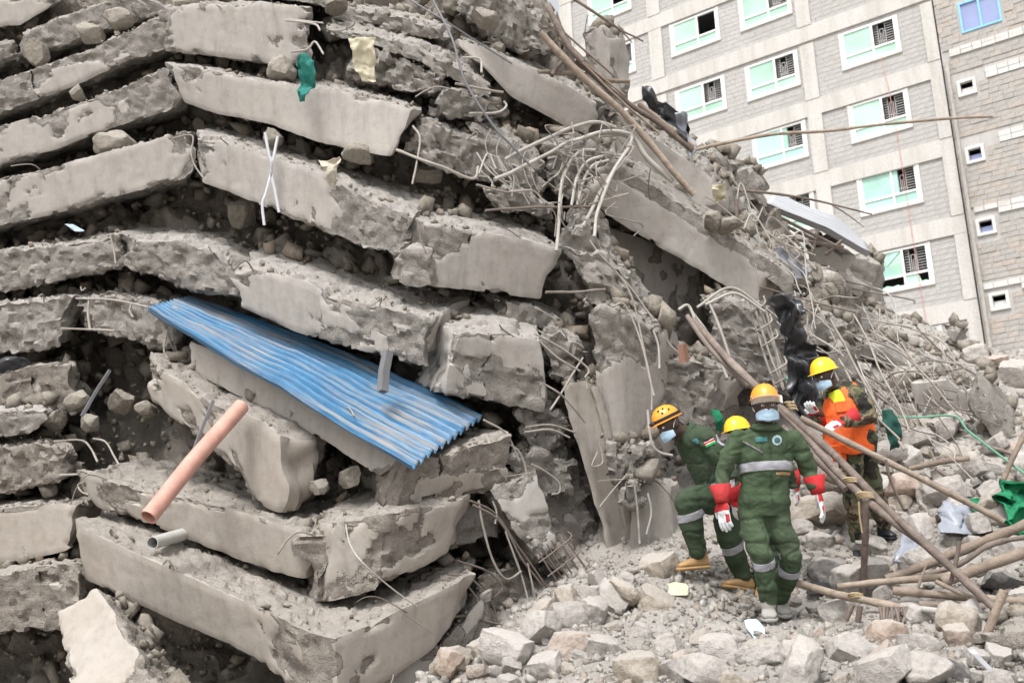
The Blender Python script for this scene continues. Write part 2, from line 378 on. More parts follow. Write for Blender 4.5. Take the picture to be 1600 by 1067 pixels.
# the crushed mass between and behind the slabs
cx = np.arange(-160, 1345, 7.0); cy = np.arange(-150, 1150, 7.0)
skx = [-200, 700, 850, 905, 950, 1030, 1085, 1150, 1200, 1260, 1310, 1340]; sky_y = [-150, -150, 20, 120, 175, 225, 262, 300, 350, 410, 440, 520]
top_y = np.interp(cx, skx, sky_y)
def cored(x, y): return G(x, y) + 1.4 + np.clip(np.asarray(x, float) - 1090, 0, 200) * .006
Vc = []; ny = len(cy)
for x, ty in zip(cx, top_y):
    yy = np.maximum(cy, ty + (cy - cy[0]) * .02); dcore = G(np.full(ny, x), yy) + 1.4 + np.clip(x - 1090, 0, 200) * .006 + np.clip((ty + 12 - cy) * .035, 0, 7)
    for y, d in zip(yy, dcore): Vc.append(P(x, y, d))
Vc = np.array(Vc); nn_ = np.array([0, -1, .3])
Vc += nn_ * (fbm(Vc, 1.2, 2, 61) * .3 + np.abs(fbm(Vc, 3.6, 4, 62)) * .3)[:, None]
f = [(i * ny + j, i * ny + j + 1, (i + 1) * ny + j + 1, (i + 1) * ny + j) for i in range(len(cx) - 1) for j in range(ny - 1)]
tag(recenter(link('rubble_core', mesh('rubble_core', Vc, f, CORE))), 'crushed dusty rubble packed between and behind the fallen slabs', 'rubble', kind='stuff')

# ------------------------------------------------------------ the fallen slabs
S = slab
UN = (8, 26, 1.5)          # back edge lower: underside shows
# -- left wing, top to bottom
S('short top-left slab corner with a pale clean face at the photo edge', [(-60, 5), (30, -5), (95, -12)], [(-60, 48), (30, 40), (95, 2)], (20, -12, 1.2), o=.5, pl=.6, name='concrete_slab', cat='slab')
S('sloping beam at the upper left under the top-left corner, with a blunt end', [(24, 58), (80, 32), (160, 2), (235, -14)], [(36, 86), (100, 68), (190, 36), (265, 14)], UN, o=.3, pl=.15, chip=.1)
S('lower piece of the sloping upper left beam, snapped at the photo edge', [(-70, 80), (-20, 68), (22, 62)], [(-70, 122), (-20, 104), (26, 84)], UN, o=.32, pl=.2, chip=.1)
S('long left beam sloping down from the top fold, plaster patches near its break', [(-90, 162), (0, 127), (110, 88), (205, 45), (262, 22)], [(-90, 210), (0, 172), (110, 133), (205, 90), (275, 70)], (10, 34, 1.6), o=.1, pl=.42, chip=.06)
S('topmost right-hand beam past the fold, straight face streaked with grey plaster', [(258, 20), (300, 9), (400, 5), (478, 13)], [(270, 74), (340, 80), (446, 93), (474, 92)], (-6, 4, 1.5), o=.05, pl=.5, chip=.05)
S('second left beam running down from the fold, rough face, pale plaster at lower end', [(-90, 235), (0, 198), (90, 172), (180, 138), (262, 106)], [(-90, 292), (0, 254), (90, 226), (190, 190), (285, 160)], (12, 30, 1.6), o=0, pl=.42, chip=.06)
S('cracked beam below the green net scrap, wide pale plaster with a brown bare patch', [(264, 103), (330, 112), (400, 127), (470, 137), (530, 142), (600, 158), (651, 173)], [(290, 154), (340, 172), (420, 187), (500, 214), (560, 228), (612, 238)], (6, -14, 1.4), o=0, pl=.6, chip=.06, ends=.12)
S('third left beam, even dusty face, directly above the wide dark gap', [(-90, 312), (0, 281), (90, 262), (180, 235), (262, 211), (292, 204)], [(-90, 388), (0, 348), (90, 326), (180, 300), (270, 278), (300, 268)], (10, 24, 1.6), o=0, pl=.3, chip=.05)
S('long right-hand beam over the wide dark gap, white plastic strips hanging on it', [(309, 218), (340, 222), (400, 240), (455, 255), (501, 272), (560, 302), (612, 328), (644, 342)], [(318, 279), (360, 293), (400, 309), (450, 330), (498, 352), (560, 378), (622, 392), (640, 394)],
  [(330, 190, 1.3), (420, 205, 1.5), (520, 235, 1.9), (600, 262, 2.2), (700, 275, 2.6)], o=-.05, pl=.5, chip=.06, ends=.12)
S('large end block with an ochre patch beside the long beam over the dark gap', [(668, 352), (740, 362), (820, 376), (872, 389)], [(670, 446), (740, 454), (800, 461), (847, 467)], [(628, 338, .5), (690, 322, 1.4), (770, 322, 1.9), (832, 336, 2.0)], o=-.12, pl=.55, chip=.05, ends=.1, name='concrete_block', cat='block')
S('narrow broken stub wedged left of the ochre patched end block', [(636, 392), (655, 388), (672, 392)], [(628, 440), (650, 448), (674, 444)], (-6, -10, .7), o=-.2, pl=0, chip=.07, name='concrete_block', cat='block')
# -- middle left, under the dark gap
S('stubby left beam under the dark gap, rough broken face of bare grey concrete', [(-90, 404), (0, 394), (60, 384), (124, 378), (188, 366)], [(-90, 468), (0, 451), (60, 440), (124, 428), (184, 416)], (6, -6, 1.5), o=-.05, pl=.05, chip=.12, rough=.04)
S('middle beam under the dark gap with a wide dusty top slab running back into shadow', [(202, 379), (285, 377), (330, 392), (364, 416)], [(206, 420), (250, 432), (300, 449), (364, 458)], [(190, 336, 2.2), (280, 333, 2.5), (380, 352, 2.7), (470, 384, 2.8)], o=-.05, pl=.16, chip=.09, rough=.03, debris=.5)
S('long cracked beam directly above the blue sheet, plaster on its left half', [(362, 428), (400, 421), (482, 444), (516, 466), (590, 478), (672, 497)], [(374, 474), (400, 486), (470, 512), (539, 534), (600, 548), (666, 566)],
  [(420, 372, 1.6), (480, 388, 1.7), (560, 410, 1.8), (640, 432, 1.8), (760, 446, 1.9)], o=-.15, pl=.52, chip=.06, ends=.12)
S('large square end block right of the beam above the blue sheet, cracked on its face', [(722, 520), (780, 526), (838, 533)], [(694, 617), (770, 630), (851, 640)], [(676, 506, .6), (760, 462, 1.4), (836, 480, 1.6)], o=-.28, pl=.62, chip=.05, ends=.08, name='concrete_block', cat='block')
S('thin slab edge jutting out right behind the square end block', [(770, 470), (830, 478), (893, 506)], [(780, 500), (830, 512), (880, 528)], (-30, -26, 1.3), o=.25, pl=.1, chip=.08, name='concrete_slab', cat='slab')
# -- around the blue sheet
S('crumbling left beam at mid height, exposed rebar cage beside it', [(-90, 488), (0, 474), (60, 468), (112, 463)], [(-90, 560), (0, 546), (60, 543), (104, 533)], (6, -8, 1.4), o=-.1, pl=.08, chip=.12, rough=.04)
S('rounded broken beam piece between the rebar cage and the blue sheet', [(126, 465), (190, 462), (250, 476), (292, 500)], [(134, 512), (190, 520), (240, 538), (286, 548)], (10, -12, 1.3), o=-.02, pl=0, chip=.14, rough=.05)
S('slanting beam carrying the blue sheet, pale face with chipped lower edge', [(300, 535), (400, 572), (500, 618), (600, 668), (650, 692)], [(300, 578), (345, 598), (430, 644), (520, 690), (606, 744)], [(360, 500, 1.2), (460, 530, 1.3), (560, 575, 1.4), (720, 640, 1.6)], o=-.2, pl=.6, chip=.05)
S('end block under the right edge of the blue sheet', [(628, 704), (680, 716), (740, 698), (798, 682)], [(606, 790), (650, 796), (710, 780), (776, 765)], (-40, -22, 1.2), o=-.3, pl=.62, chip=.06, ends=.15, name='concrete_block', cat='block', mat=CONC_W)
S('tilted chunk of beam left under the blue sheet, curved pale face and torn right end', [(232, 573), (285, 598), (330, 632), (372, 644), (412, 660), (446, 690)], [(242, 622), (282, 656), (330, 694), (372, 730), (396, 772), (440, 790)], (46, -28, .75), o=-.42, pl=.5, chip=.06, mat=CONC_W, ends=.3)
S('left slab face behind the grey stick, stained plaster', [(-90, 600), (0, 585), (60, 572), (112, 570)], [(-90, 660), (0, 650), (60, 646), (122, 640)], (4, -10, 1.2), o=.1, pl=.65, chip=.05, mat=CONC_W)
S('flat grey block lying at the left photo edge', [(-60, 652), (0, 648), (40, 642), (68, 643)], [(-60, 700), (0, 684), (40, 676), (70, 662)], (10, -14, .6), o=-.35, pl=.35, chip=.04, name='concrete_block', cat='block')
S('rubbly left beam end with bent rebar loops on top', [(-90, 712), (0, 698), (60, 694), (108, 704)], [(-90, 780), (0, 764), (50, 756), (106, 746)], (14, -20, 1.2), o=-.25, pl=.04, chip=.14, rough=.05, mat=CONC_W)
# -- lower left
S('cracked lower left beam between two dark gaps', [(-90, 805), (0, 794), (60, 788), (138, 790)], [(-90, 886), (0, 870), (60, 862), (112, 850)], (20, -22, 1.2), o=-.1, pl=.55, chip=.06, mat=CONC_W)
S('long beam under the pink pipe, plaster torn along its upper edge', [(131, 738), (172, 754), (250, 770), (310, 780), (375, 797), (430, 816), (474, 832)], [(145, 784), (230, 812), (300, 838), (375, 866), (430, 886), (482, 898)],
  [(205, 712, 1.0), (290, 726, 1.3), (400, 748, 1.6), (520, 775, 1.9), (640, 772, 2.4)], o=-.25, pl=.55, chip=.06, mat=CONC_W, ends=.2, debris=.4)
S('broad end block above the lowest corner, thin wire hanging down its face', [(520, 816), (600, 802), (692, 786), (722, 782)], [(508, 942), (580, 920), (650, 890), (700, 862)], [(490, 806, .5), (560, 770, 1.6), (650, 740, 2.0), (730, 745, 1.6)], o=-.42, pl=.6, chip=.05, ends=.12, name='concrete_block', cat='block', mat=CONC_W, debris=.4)
S('broken beam stub with torn stirrups right of the broad end block', [(700, 784), (735, 790), (770, 800)], [(704, 862), (728, 856), (758, 838)], (-10, -16, 1.0), o=.05, pl=.2, chip=.12, name='concrete_block', cat='block')
S('crumbled joint piece between the long beam and the broad end block', [(474, 838), (496, 838), (514, 834)], [(488, 920), (500, 934), (512, 936)], (-10, -10, .7), o=-.34, pl=0, chip=.12, rough=.05, name='concrete_block', cat='block', mat=CONC_W)
S('lowest long beam turning the corner of the collapsed building', [(112, 818), (225, 871), (330, 918), (412, 953), (490, 990), (521, 999, -.03), (560, 984), (640, 946), (690, 922), (727, 905)],
  [(124, 890), (225, 938), (352, 993), (400, 1018), (470, 1072), (516, 1110), (560, 1080), (620, 1042), (677, 1004), (712, 960)],
  [(190, 795, 1.1), (290, 815, 1.3), (380, 850, 1.5), (450, 880, 1.7), (500, 900, 1.8), (520, 905, 1.9), (570, 900, 1.8), (640, 890, 1.4), (690, 880, 1.1), (730, 870, 1.0)], o=-.55, pl=.66, chip=.045, mat=CONC_W, ends=.15, debris=.4)
S('ground slab edge at the bottom under the lowest corner', [(560, 1085), (620, 1050), (690, 1005), (757, 930)], [(560, 1130), (630, 1120), (700, 1080), (766, 990)], (-10, -20, 1.2), o=-.3, pl=.5, chip=.06, name='concrete_slab', cat='slab')
S('cracked stub beam at the lower left edge above the deepest dark gap', [(-90, 912), (0, 900), (60, 886), (112, 884), (128, 900)], [(-90, 1000), (0, 982), (50, 974), (100, 980), (118, 968)], (16, -18, 1.2), o=-.4, pl=.45, chip=.07, mat=CONC_W)
S('pale slab fragment leaning steeply at the bottom left', [(152, 924), (180, 962), (214, 1016), (262, 1096)], [(90, 958), (98, 1000), (108, 1050), (122, 1120)], (48, 20, .6), o=-.75, pl=.5, chip=.05, ends=.12, mat=CONC_W, name='concrete_slab', cat='slab')
# -- upper middle
S('sunlit thin slab lying across the upper middle rubble', [(512, 44), (580, 52), (650, 76), (720, 110), (765, 142)], [(516, 58), (590, 74), (650, 94), (712, 128), (752, 158)], (12, -30, 1.2), o=.2, pl=0, chip=.06, rough=.03, name='concrete_slab', cat='slab')
S('crumbling lump hanging under the sunlit thin slab', [(548, 74), (620, 86), (700, 120)], [(556, 128), (620, 140), (690, 150)], (0, 6, .9), o=.25, pl=0, chip=.16, rough=.07, name='concrete_block', cat='block')
S('rubble lump below the crumbling hanging lump', [(690, 138), (740, 150), (782, 168)], [(672, 182), (720, 186), (770, 192)], (0, 0, .7), o=.2, pl=0, chip=.15, rough=.06, name='concrete_block', cat='block')
S('broken ribbed slab end above the large ochre patched block', [(640, 184), (700, 206), (756, 222), (782, 232)], [(626, 232), (680, 262), (740, 284), (776, 288)], (10, -22, 1.1), o=.25, pl=.1, chip=.1, rough=.06, name='concrete_slab', cat='slab')
S('rounded rough beam end wrapped in bent stirrups', [(740, 196), (790, 216), (834, 246)], [(764, 268), (800, 306), (836, 300)], (10, -20, .9), o=.3, pl=0, chip=.18, rough=.05, name='concrete_block', cat='block')
S('clean diagonal beam at the top, sloping down to the bundle of bent bars', [(716, 62), (760, 78), (830, 108), (890, 138), (930, 162)], [(748, 96), (800, 146), (850, 172), (896, 198), (906, 200)], (24, -6, 1.3), o=.45, pl=.78, chip=.05, ends=.2)
S('rounded lump of broken concrete at the top of the pile', [(724, -20), (780, -10), (838, 22), (852, 46)], [(726, 26), (760, 60), (810, 84), (846, 82)], (10, -14, 1.2), o=.5, pl=0, chip=.22, rough=.07, name='concrete_block', cat='block')
S('dark slab wedge between the top lump and the sunlit slab', [(520, 8), (600, 22), (680, 44)], [(520, 30), (600, 48), (690, 66)], (10, -14, 1.2), o=.5, pl=.05, chip=.1, rough=.05, name='concrete_slab', cat='slab')
S('top slab with a bare edge against the upper photo edge', [(370, -40), (440, -30), (520, -16)], [(376, -4), (450, 2), (524, 16)], (10, -10, 1.2), o=.35, pl=.3, chip=.08, name='concrete_slab', cat='slab')
S('pale stub of a column standing at the top skyline', [(912, 50), (930, 44), (950, 62)], [(912, 150), (940, 170), (962, 176)], (26, -4, .5), o=.8, pl=.7, chip=.05, name='column_stub', cat='column', ends=.1)
# -- right of the corner
S('long diagonal beam over the dark cavity, plaster face under a grey slab edge', [(928, 268), (1000, 304), (1080, 354), (1160, 402), (1212, 436)], [(914, 300), (960, 336), (1030, 380), (1100, 420), (1180, 470)], (18, -8, .5), o=.1, pl=.85, chip=.05, ends=.3)
S('grey slab edge lying on top of the long diagonal beam', [(956, 250), (1010, 284), (1090, 334), (1170, 386), (1240, 434)], [(936, 270), (1000, 308), (1080, 358), (1160, 406), (1230, 462)], (26, -16, 1.6), o=.02, pl=.05, chip=.05, rough=.016, name='concrete_slab', cat='slab', ends=.2)
S('flat grey wall panel tilted behind the leaning poles', [(962, 190), (1030, 222), (1100, 268), (1130, 300)], [(950, 262), (1010, 300), (1070, 336), (1100, 352)], (20, -10, .5), o=.7, pl=.75, chip=.05, name='fallen_wall', cat='wall piece')
S('wall panel in shade inside the cavity under the diagonal beam', [(930, 350), (1000, 372), (1100, 416)], [(950, 440), (1010, 478), (1090, 512)], (10, 0, .3), o=.85, pl=.8, chip=.05, name='fallen_wall', cat='wall piece', ends=.1)
S('rough head of the leaning column where the bars come out', [(888, 330), (924, 344), (944, 372)], [(880, 400), (930, 416), (968, 420)], (10, -14, .8), o=-.3, pl=0, chip=.14, rough=.06, name='concrete_block', cat='block')
S('broken upper shaft of the leaning column', [(896, 392), (940, 396), (978, 430)], [(916, 478), (960, 490), (1012, 500)], (14, -6, .7), o=-.35, pl=0, chip=.13, rough=.055, name='concrete_block', cat='block')
S('tall leaning column with a plastered face beside the rescuers', [(918, 490, .12), (934, 480), (966, 488), (1027, 520, .12)], [(962, 726, .12), (972, 742), (988, 740), (1016, 722, .12)], (34, -10, .5), o=-.6, pl=.5, chip=.05, ends=.08, name='leaning_column', cat='column')
S('shaded column leaning behind the tall pale column', [(880, 604), (910, 594), (934, 606)], [(962, 892), (986, 906), (1006, 886)], (20, -6, .5), o=-.15, pl=.7, chip=.05, ends=.08, name='leaning_column', cat='column', mat=CONC_W)
S('short pale column foot behind the bending rescuer', [(984, 744), (1010, 752), (1046, 760)], [(990, 884), (1020, 888), (1052, 876)], (14, -6, .5), o=-.35, pl=.8, chip=.05, ends=.06, name='column_stub', cat='column')
S('rough rubble collar around the foot of the leaning column', [(934, 690), (980, 700), (1032, 690)], [(950, 752), (980, 772), (1024, 760)], (6, -10, .6), o=-.5, pl=0, chip=.16, rough=.07, name='concrete_block', cat='block')
S('broken strut with a bare rebar cage at its foot', [(770, 762), (796, 752), (828, 738)], [(838, 878), (852, 868), (874, 848)], (-14, 14, .45), o=-.25, pl=.4, chip=.05, ends=.12, name='concrete_strut', cat='strut')
S('grey foot of the broken strut inside the rebar cage', [(852, 866), (866, 858), (884, 850)], [(886, 930), (904, 926), (926, 912)], (-8, 8, .4), o=-.16, pl=0, chip=.1, name='concrete_strut', cat='strut')
S('pale wall fragment left behind the orange helmet of the bending man', [(1024, 566), (1060, 556), (1118, 570)], [(1020, 640), (1060, 660), (1108, 680)], (14, -8, .5), o=-.2, pl=.35, chip=.12, rough=.05, name='fallen_wall', cat='wall piece')
S('slanted broken slab edge right above the hidden yellow helmet', [(1098, 566), (1140, 556), (1160, 562)], [(1060, 700), (1084, 716), (1112, 690)], (20, -4, .5), o=.1, pl=.5, chip=.1, name='concrete_slab', cat='slab')
S('round concrete lump hanging by the bending man', [(960, 752), (985, 748), (1012, 756)], [(966, 790), (986, 802), (1006, 790)], (4, -6, .35), o=-.62, pl=0, chip=.16, rough=.04, name='concrete_block', cat='block')
S('broken beam with a bare cage of thick bars above the walking man', [(1096, 470), (1130, 462), (1186, 484)], [(1116, 566), (1160, 596), (1226, 606)], (14, -14, .8), o=-.1, pl=.1, chip=.12, rough=.06)
S('shaded panel behind the black plastic on the right flank', [(1176, 470), (1220, 486), (1262, 520)], [(1190, 600), (1240, 620), (1286, 640)], (10, -6, .4), o=.55, pl=.4, chip=.08, name='fallen_wall', cat='wall piece')
S('rubble shoulder behind the square end block', [(850, 520), (880, 526), (905, 545)], [(856, 590), (880, 600), (900, 600)], (6, -12, .6), o=-.1, pl=0, chip=.16, rough=.07, name='concrete_block', cat='block')
# -- right slope far debris
def F(label, top, bot, back, d, **k): return S(label, top, bot, back, dfix=d, **k)
F('white plastered slab on the right skyline of debris', [(1276, 424), (1310, 414), (1342, 448)], [(1290, 444), (1318, 442), (1336, 460)], (14, -10, .8), 15.0, pl=.9, chip=.05, name='concrete_slab', cat='slab', res=.07)
F('round-bellied concrete lump behind the soldier', [(1250, 504), (1290, 494), (1318, 512)], [(1256, 534), (1290, 546), (1314, 536)], (10, -10, .6), 12.4, pl=0, chip=.2, rough=.06, name='concrete_block', cat='block', res=.06)
F('broad light slab sloping over the far debris', [(1312, 480), (1350, 486), (1382, 504)], [(1332, 506), (1360, 514), (1376, 510)], (14, -10, .9), 14.6, pl=.85, chip=.05, name='concrete_slab', cat='slab', res=.07)
F('pale wall piece flat on the far slope behind the bars', [(1366, 560), (1400, 548), (1430, 600)], [(1384, 590), (1410, 600), (1424, 616)], (12, -14, .8), 13.0, pl=.85, chip=.05, name='concrete_slab', cat='slab', res=.06)
F('wide cream board lying on the slope right of the soldier', [(1432, 600), (1480, 594), (1500, 612)], [(1446, 656), (1490, 660), (1508, 656)], (8, -10, .3), 11.6, pl=.95, chip=.03, name='fallen_wall', cat='wall piece', res=.06)
F('long beam leaning at the far right, grey shaded face', [(1520, 598), (1546, 630), (1582, 690)], [(1508, 634), (1536, 660), (1570, 706)], (26, -12, .6), 10.8, pl=.5, chip=.06, res=.05)
F('grey slab tipped on end at the far right skyline', [(1530, 580), (1556, 584), (1584, 624)], [(1534, 600), (1566, 618), (1588, 640)], (10, -6, .5), 13.2, pl=.7, chip=.05, name='concrete_slab', cat='slab', res=.06)
F('block on the far skyline under the lowest window', [(1384, 508), (1420, 512), (1446, 532)], [(1388, 530), (1420, 536), (1440, 548)], (6, -8, .6), 15.0, pl=.2, chip=.14, name='concrete_block', cat='block', res=.07)
F('boxy concrete block by the far building corner', [(1476, 516), (1490, 514), (1502, 520)], [(1478, 532), (1490, 536), (1502, 536)], (6, -8, .5), 14.4, pl=.5, chip=.05, name='concrete_block', cat='block', res=.07)
F('large sandy boulder at the right bottom corner', [(1548, 990), (1580, 978), (1640, 984)], [(1552, 1040), (1590, 1062), (1640, 1050)], (10, -14, .5), 5.9, pl=0, chip=.14, rough=.03, name='rubble_boulder', cat='boulder', mat=CONC_W)

F('standing remnant of a block wall on the right skyline under the lowest window', [(1322, 408), (1342, 398), (1366, 412)], [(1326, 478), (1346, 480), (1366, 484)], (14, -6, .7), 15.3, pl=.15, chip=.08, name='wall_remnant', cat='wall', res=.06)
F('whitish slab piece left of the standing block wall remnant', [(1262, 392), (1290, 384), (1312, 404)], [(1268, 412), (1296, 414), (1316, 424)], (12, -10, .8), 14.0, pl=.8, chip=.06, name='concrete_slab', cat='slab', res=.06)
F('grey lump of concrete beside the black tarpaulin', [(1288, 548), (1312, 540), (1330, 556)], [(1292, 590), (1314, 600), (1330, 590)], (10, -10, .6), 11.6, pl=.2, chip=.12, name='concrete_block', cat='block', res=.05)
F('broken slab edge among the thin bars behind the orange vest', [(1340, 536), (1372, 540), (1398, 566)], [(1346, 560), (1376, 566), (1396, 584)], (14, -14, .8), 12.6, pl=.4, chip=.08, name='concrete_slab', cat='slab', res=.05)
F('tilted grey slab below the skyline block', [(1430, 556), (1466, 560), (1500, 586)], [(1436, 574), (1470, 582), (1496, 600)], (14, -14, .9), 13.4, pl=.6, chip=.06, name='concrete_slab', cat='slab', res=.05)
F('pale angular slab piece low on the skyline right end', [(1500, 556), (1520, 552), (1540, 566)], [(1504, 574), (1524, 580), (1540, 584)], (8, -10, .6), 14.0, pl=.6, chip=.06, name='concrete_slab', cat='slab', res=.06)
F('thick broken piece behind the loose building blocks on the slab', [(1090, 286), (1120, 282), (1150, 306)], [(1096, 318), (1124, 326), (1150, 334)], (12, -10, .7), 12.2, pl=.2, chip=.12, name='concrete_block', cat='block', res=.05)
F('broken chunk on the skyline between the twigs and the pale roofing sheet', [(1140, 268), (1168, 266), (1190, 296)], [(1144, 300), (1170, 312), (1190, 318)], (10, -8, .6), 12.8, pl=.3, chip=.12, name='concrete_block', cat='block', res=.05)
F('crumbled concrete at the end of the level slender pole', [(1090, 240), (1118, 236), (1140, 256)], [(1094, 262), (1120, 268), (1140, 276)], (8, -6, .5), 12.6, pl=0, chip=.14, rough=.05, name='concrete_block', cat='block', res=.05)

S('dark tilted slab standing in the pit behind the broken strut', [(800, 700), (850, 676), (880, 700)], [(880, 900), (920, 890), (940, 900)], (14, -6, .4), o=.35, pl=.4, chip=.07, name='concrete_slab', cat='slab')
S('slab end propped in the pit under the bars of the lowest corner', [(752, 900), (800, 890), (830, 910)], [(760, 1000), (800, 1010), (836, 1000)], (10, -10, .6), o=.1, pl=.3, chip=.08, name='concrete_slab', cat='slab', mat=CONC_W)
S('rubble wedge stacked right of the end block under the blue sheet', [(810, 640), (850, 636), (886, 660)], [(820, 700), (856, 706), (880, 700)], (8, -10, .6), o=.1, pl=.05, chip=.14, rough=.06, name='concrete_block', cat='block')
S('rough lump between the strut head and the shaded column', [(800, 712), (840, 700), (878, 720)], [(818, 760), (850, 780), (880, 770)], (8, -10, .6), o=.12, pl=0, chip=.14, rough=.06, name='concrete_block', cat='block')
S('crushed end of the ribbed slab under the rounded beam end', [(770, 296), (810, 300), (850, 316)], [(776, 330), (820, 336), (850, 344)], (8, -12, .7), o=.3, pl=0, chip=.12, rough=.06, name='concrete_block', cat='block')
S('rough lump behind the bundle of bent bars', [(856, 224), (900, 214), (948, 240)], [(862, 300), (900, 320), (940, 318)], (8, -10, .6), o=.35, pl=0, chip=.16, rough=.06, name='concrete_block', cat='block')
# ------------------------------------------------------------ the buildings behind
AZ = math.radians(-35.75)
DU = np.array([math.cos(AZ), math.sin(AZ), 0]); DN = np.array([-DU[1], DU[0], 0])
P0 = EYEP + 40 * ray(1385, 250); P0[2] = 0
def uvz(x, y):
    v = ray(x, y); t = ((P0 - EYEP) @ DN) / (v @ DN); q = EYEP + t * v; return (q - P0) @ DU, q[2]
def wallmat(name, col, dark, sc=3):
    m = Mat(name, rough=.95, spec=.1); n1 = m.noise(.5, 5, .6); n2 = m.noise(sc * 4, 6, .65)
    mp = m.n('ShaderNodeMapping'); m.l(m.co(), mp.inputs[0]); mp.inputs['Scale'].default_value = (2.5, 2.5, .25); st = m.noise(1.2, 5, .6, 0, mp.outputs[0])
    c = m.mix(m.ramp(n1, [(.35, (0, 0, 0)), (.7, (.8, .8, .8))]), col, dark); c = m.mix(1.0, c, m.ramp(n2, [(.25, (.82, .81, .8)), (.6, (1, 1, 1))]), 'MULTIPLY')
    c = m.mix(1.0, c, m.ramp(st, [(.3, (.84, .83, .81)), (.55, (1, 1, 1))]), 'MULTIPLY'); m.col(c); m.bump(n2, .5, .02); return m.m
def blockmat(name, stops):
    m = Mat(name, rough=.95, spec=.1); g = m.n('ShaderNodeAttribute', attribute_name='tone').outputs['Fac']
    r = m.math('FRACT', m.math('ADD', m.rnd(), g)); n2 = m.noise(12, 6, .65); n1 = m.noise(.6, 4)
    c = m.ramp(r, stops); c = m.mix(1.0, c, m.ramp(n2, [(.25, (.75, .74, .73)), (.65, (1.05, 1.05, 1.05))]), 'MULTIPLY')
    c = m.mix(1.0, c, m.ramp(n1, [(.3, (.86, .86, .86)), (.65, (1, 1, 1))]), 'MULTIPLY'); m.col(c); m.bump(n2, .6, .03); return m.m
BEAMC = wallmat('pale_frame_concrete', (.54, .522, .495), (.50, .483, .457))
MORTAR = wallmat('mortar', (.455, .443, .425), (.43, .418, .40))
BLOCKM = blockmat('grey_block', [(0, (.427, .417, .402)), (.4, (.440, .430, .414)), (.75, (.452, .442, .426)), (1, (.432, .42, .403))])
STONEM = blockmat('rough_stone', [(0, (.37, .355, .335)), (.45, (.40, .382, .358)), (.7, (.415, .39, .36)), (.9, (.43, .38, .335)), (1, (.39, .375, .35))])
PALES = blockmat('pale_stone_band', [(0, (.58, .565, .54)), (.5, (.64, .625, .6)), (1, (.54, .525, .5))])
FRAMEW = plain('white_frame', (.80, .80, .79), .45, .04)
def glass(name, col):
    m = Mat(name, col, .12, 0, .6); n = m.noise(.7, 3); m.col(m.mix(1.0, m.ramp(n, [(.3, tuple(c * .8 for c in col)), (.5, col), (.7, tuple(min(1, c * 1.1) for c in col))]), m.ramp(m.rnd(), [(0, (.82, .86, .84)), (1, (1.06, 1.04, 1.05))]), 'MULTIPLY')); return m.m  # noise and per-pane tone paint uneven reflections into the glass colour
MINT = glass('mint_reflective_pane', (.40, .62, .49)); MINT2 = glass('bluish_mint_pane', (.37, .60, .52)); BLUEG = glass('violet_blue_pane', (.26, .30, .50))
DARKIN = plain('dim_interior', (.26, .255, .255), .9); GRILLE = plain('grille_paint', (.42, .41, .40), .6)
BLUEF = plain('blue_window_paint', (.22, .48, .78), .5); TRIM = plain('plaster_surround', (.56, .545, .52), .9)

def local(o, parent): o.parent = parent; return o
def rects_minus(r, holes):
    us = sorted({r[0], r[2], *[min(max(h[0], r[0]), r[2]) for h in holes], *[min(max(h[2], r[0]), r[2]) for h in holes]})
    out = []
    for a, b in zip(us[:-1], us[1:]):
        if b - a < 1e-6: continue
        hs_ = sorted((max(h[1], r[1]), min(h[3], r[3])) for h in holes if h[0] < b - 1e-6 and h[2] > a + 1e-6 and h[3] > r[1] and h[1] < r[3]); z = r[1]
        for h0, h1 in hs_:
            if h0 > z: out.append((a, z, b, h0))
            z = max(z, h1)
        if z < r[3]: out.append((a, z, b, r[3]))
    return out
def masonry(root, regions, holes, bw, bh, mat, seed, thick, name, near, limit=300, jit=.006):
    """courses of blocks; the nearest ones singly, the rest as one part"""
    rg = np.random.default_rng(seed); items = []
    for (u0, z0, u1, z1) in regions:
        nz = max(1, int(round((z1 - z0) / bh))); h = (z1 - z0) / nz
        for k in range(nz):
            za, zb = z0 + k * h, z0 + (k + 1) * h
            hs_ = sorted((q[0], q[2]) for q in holes if q[1] < zb - .02 and q[3] > za + .02); segs = []; u = u0
            for a, b in hs_:
                if a > u: segs.append((u, min(a, u1)))
                u = max(u, b)
            if u < u1: segs.append((u, u1))
            for a, b in segs:
                x = a - rg.uniform(0, bw)
                while x < b:
                    wd = bw * rg.uniform(.8, 1.2); p, q = max(x, a), min(x + wd, b); x += wd
                    if q - p > .07: items.append((p + .004, za + .006, q - .004, zb - .006))
    items.sort(key=lambda r: near(r)); mb = MB(); tone = []
    for n_, (a, za, b, zb) in enumerate(items):
        y = -thick - rg.uniform(0, jit)
        if n_ < limit:
            k = MB(); k.box((a - (a + b) / 2, y, za - (za + zb) / 2), (b - (a + b) / 2, .01, zb - (za + zb) / 2))
            o = k.obj(name, mat, root); o.location = ((a + b) / 2, 0, (za + zb) / 2)
        else:
            mb.box((a, y, za), (b, .01, zb)); tone += [rg.random()] * 8
    o = mb.obj('blockwork', mat, root); o['kind'] = 'stuff'
    at_ = o.data.attributes.new('tone', 'FLOAT', 'POINT'); at_.data.foreach_set('value', np.array(tone, np.float32))
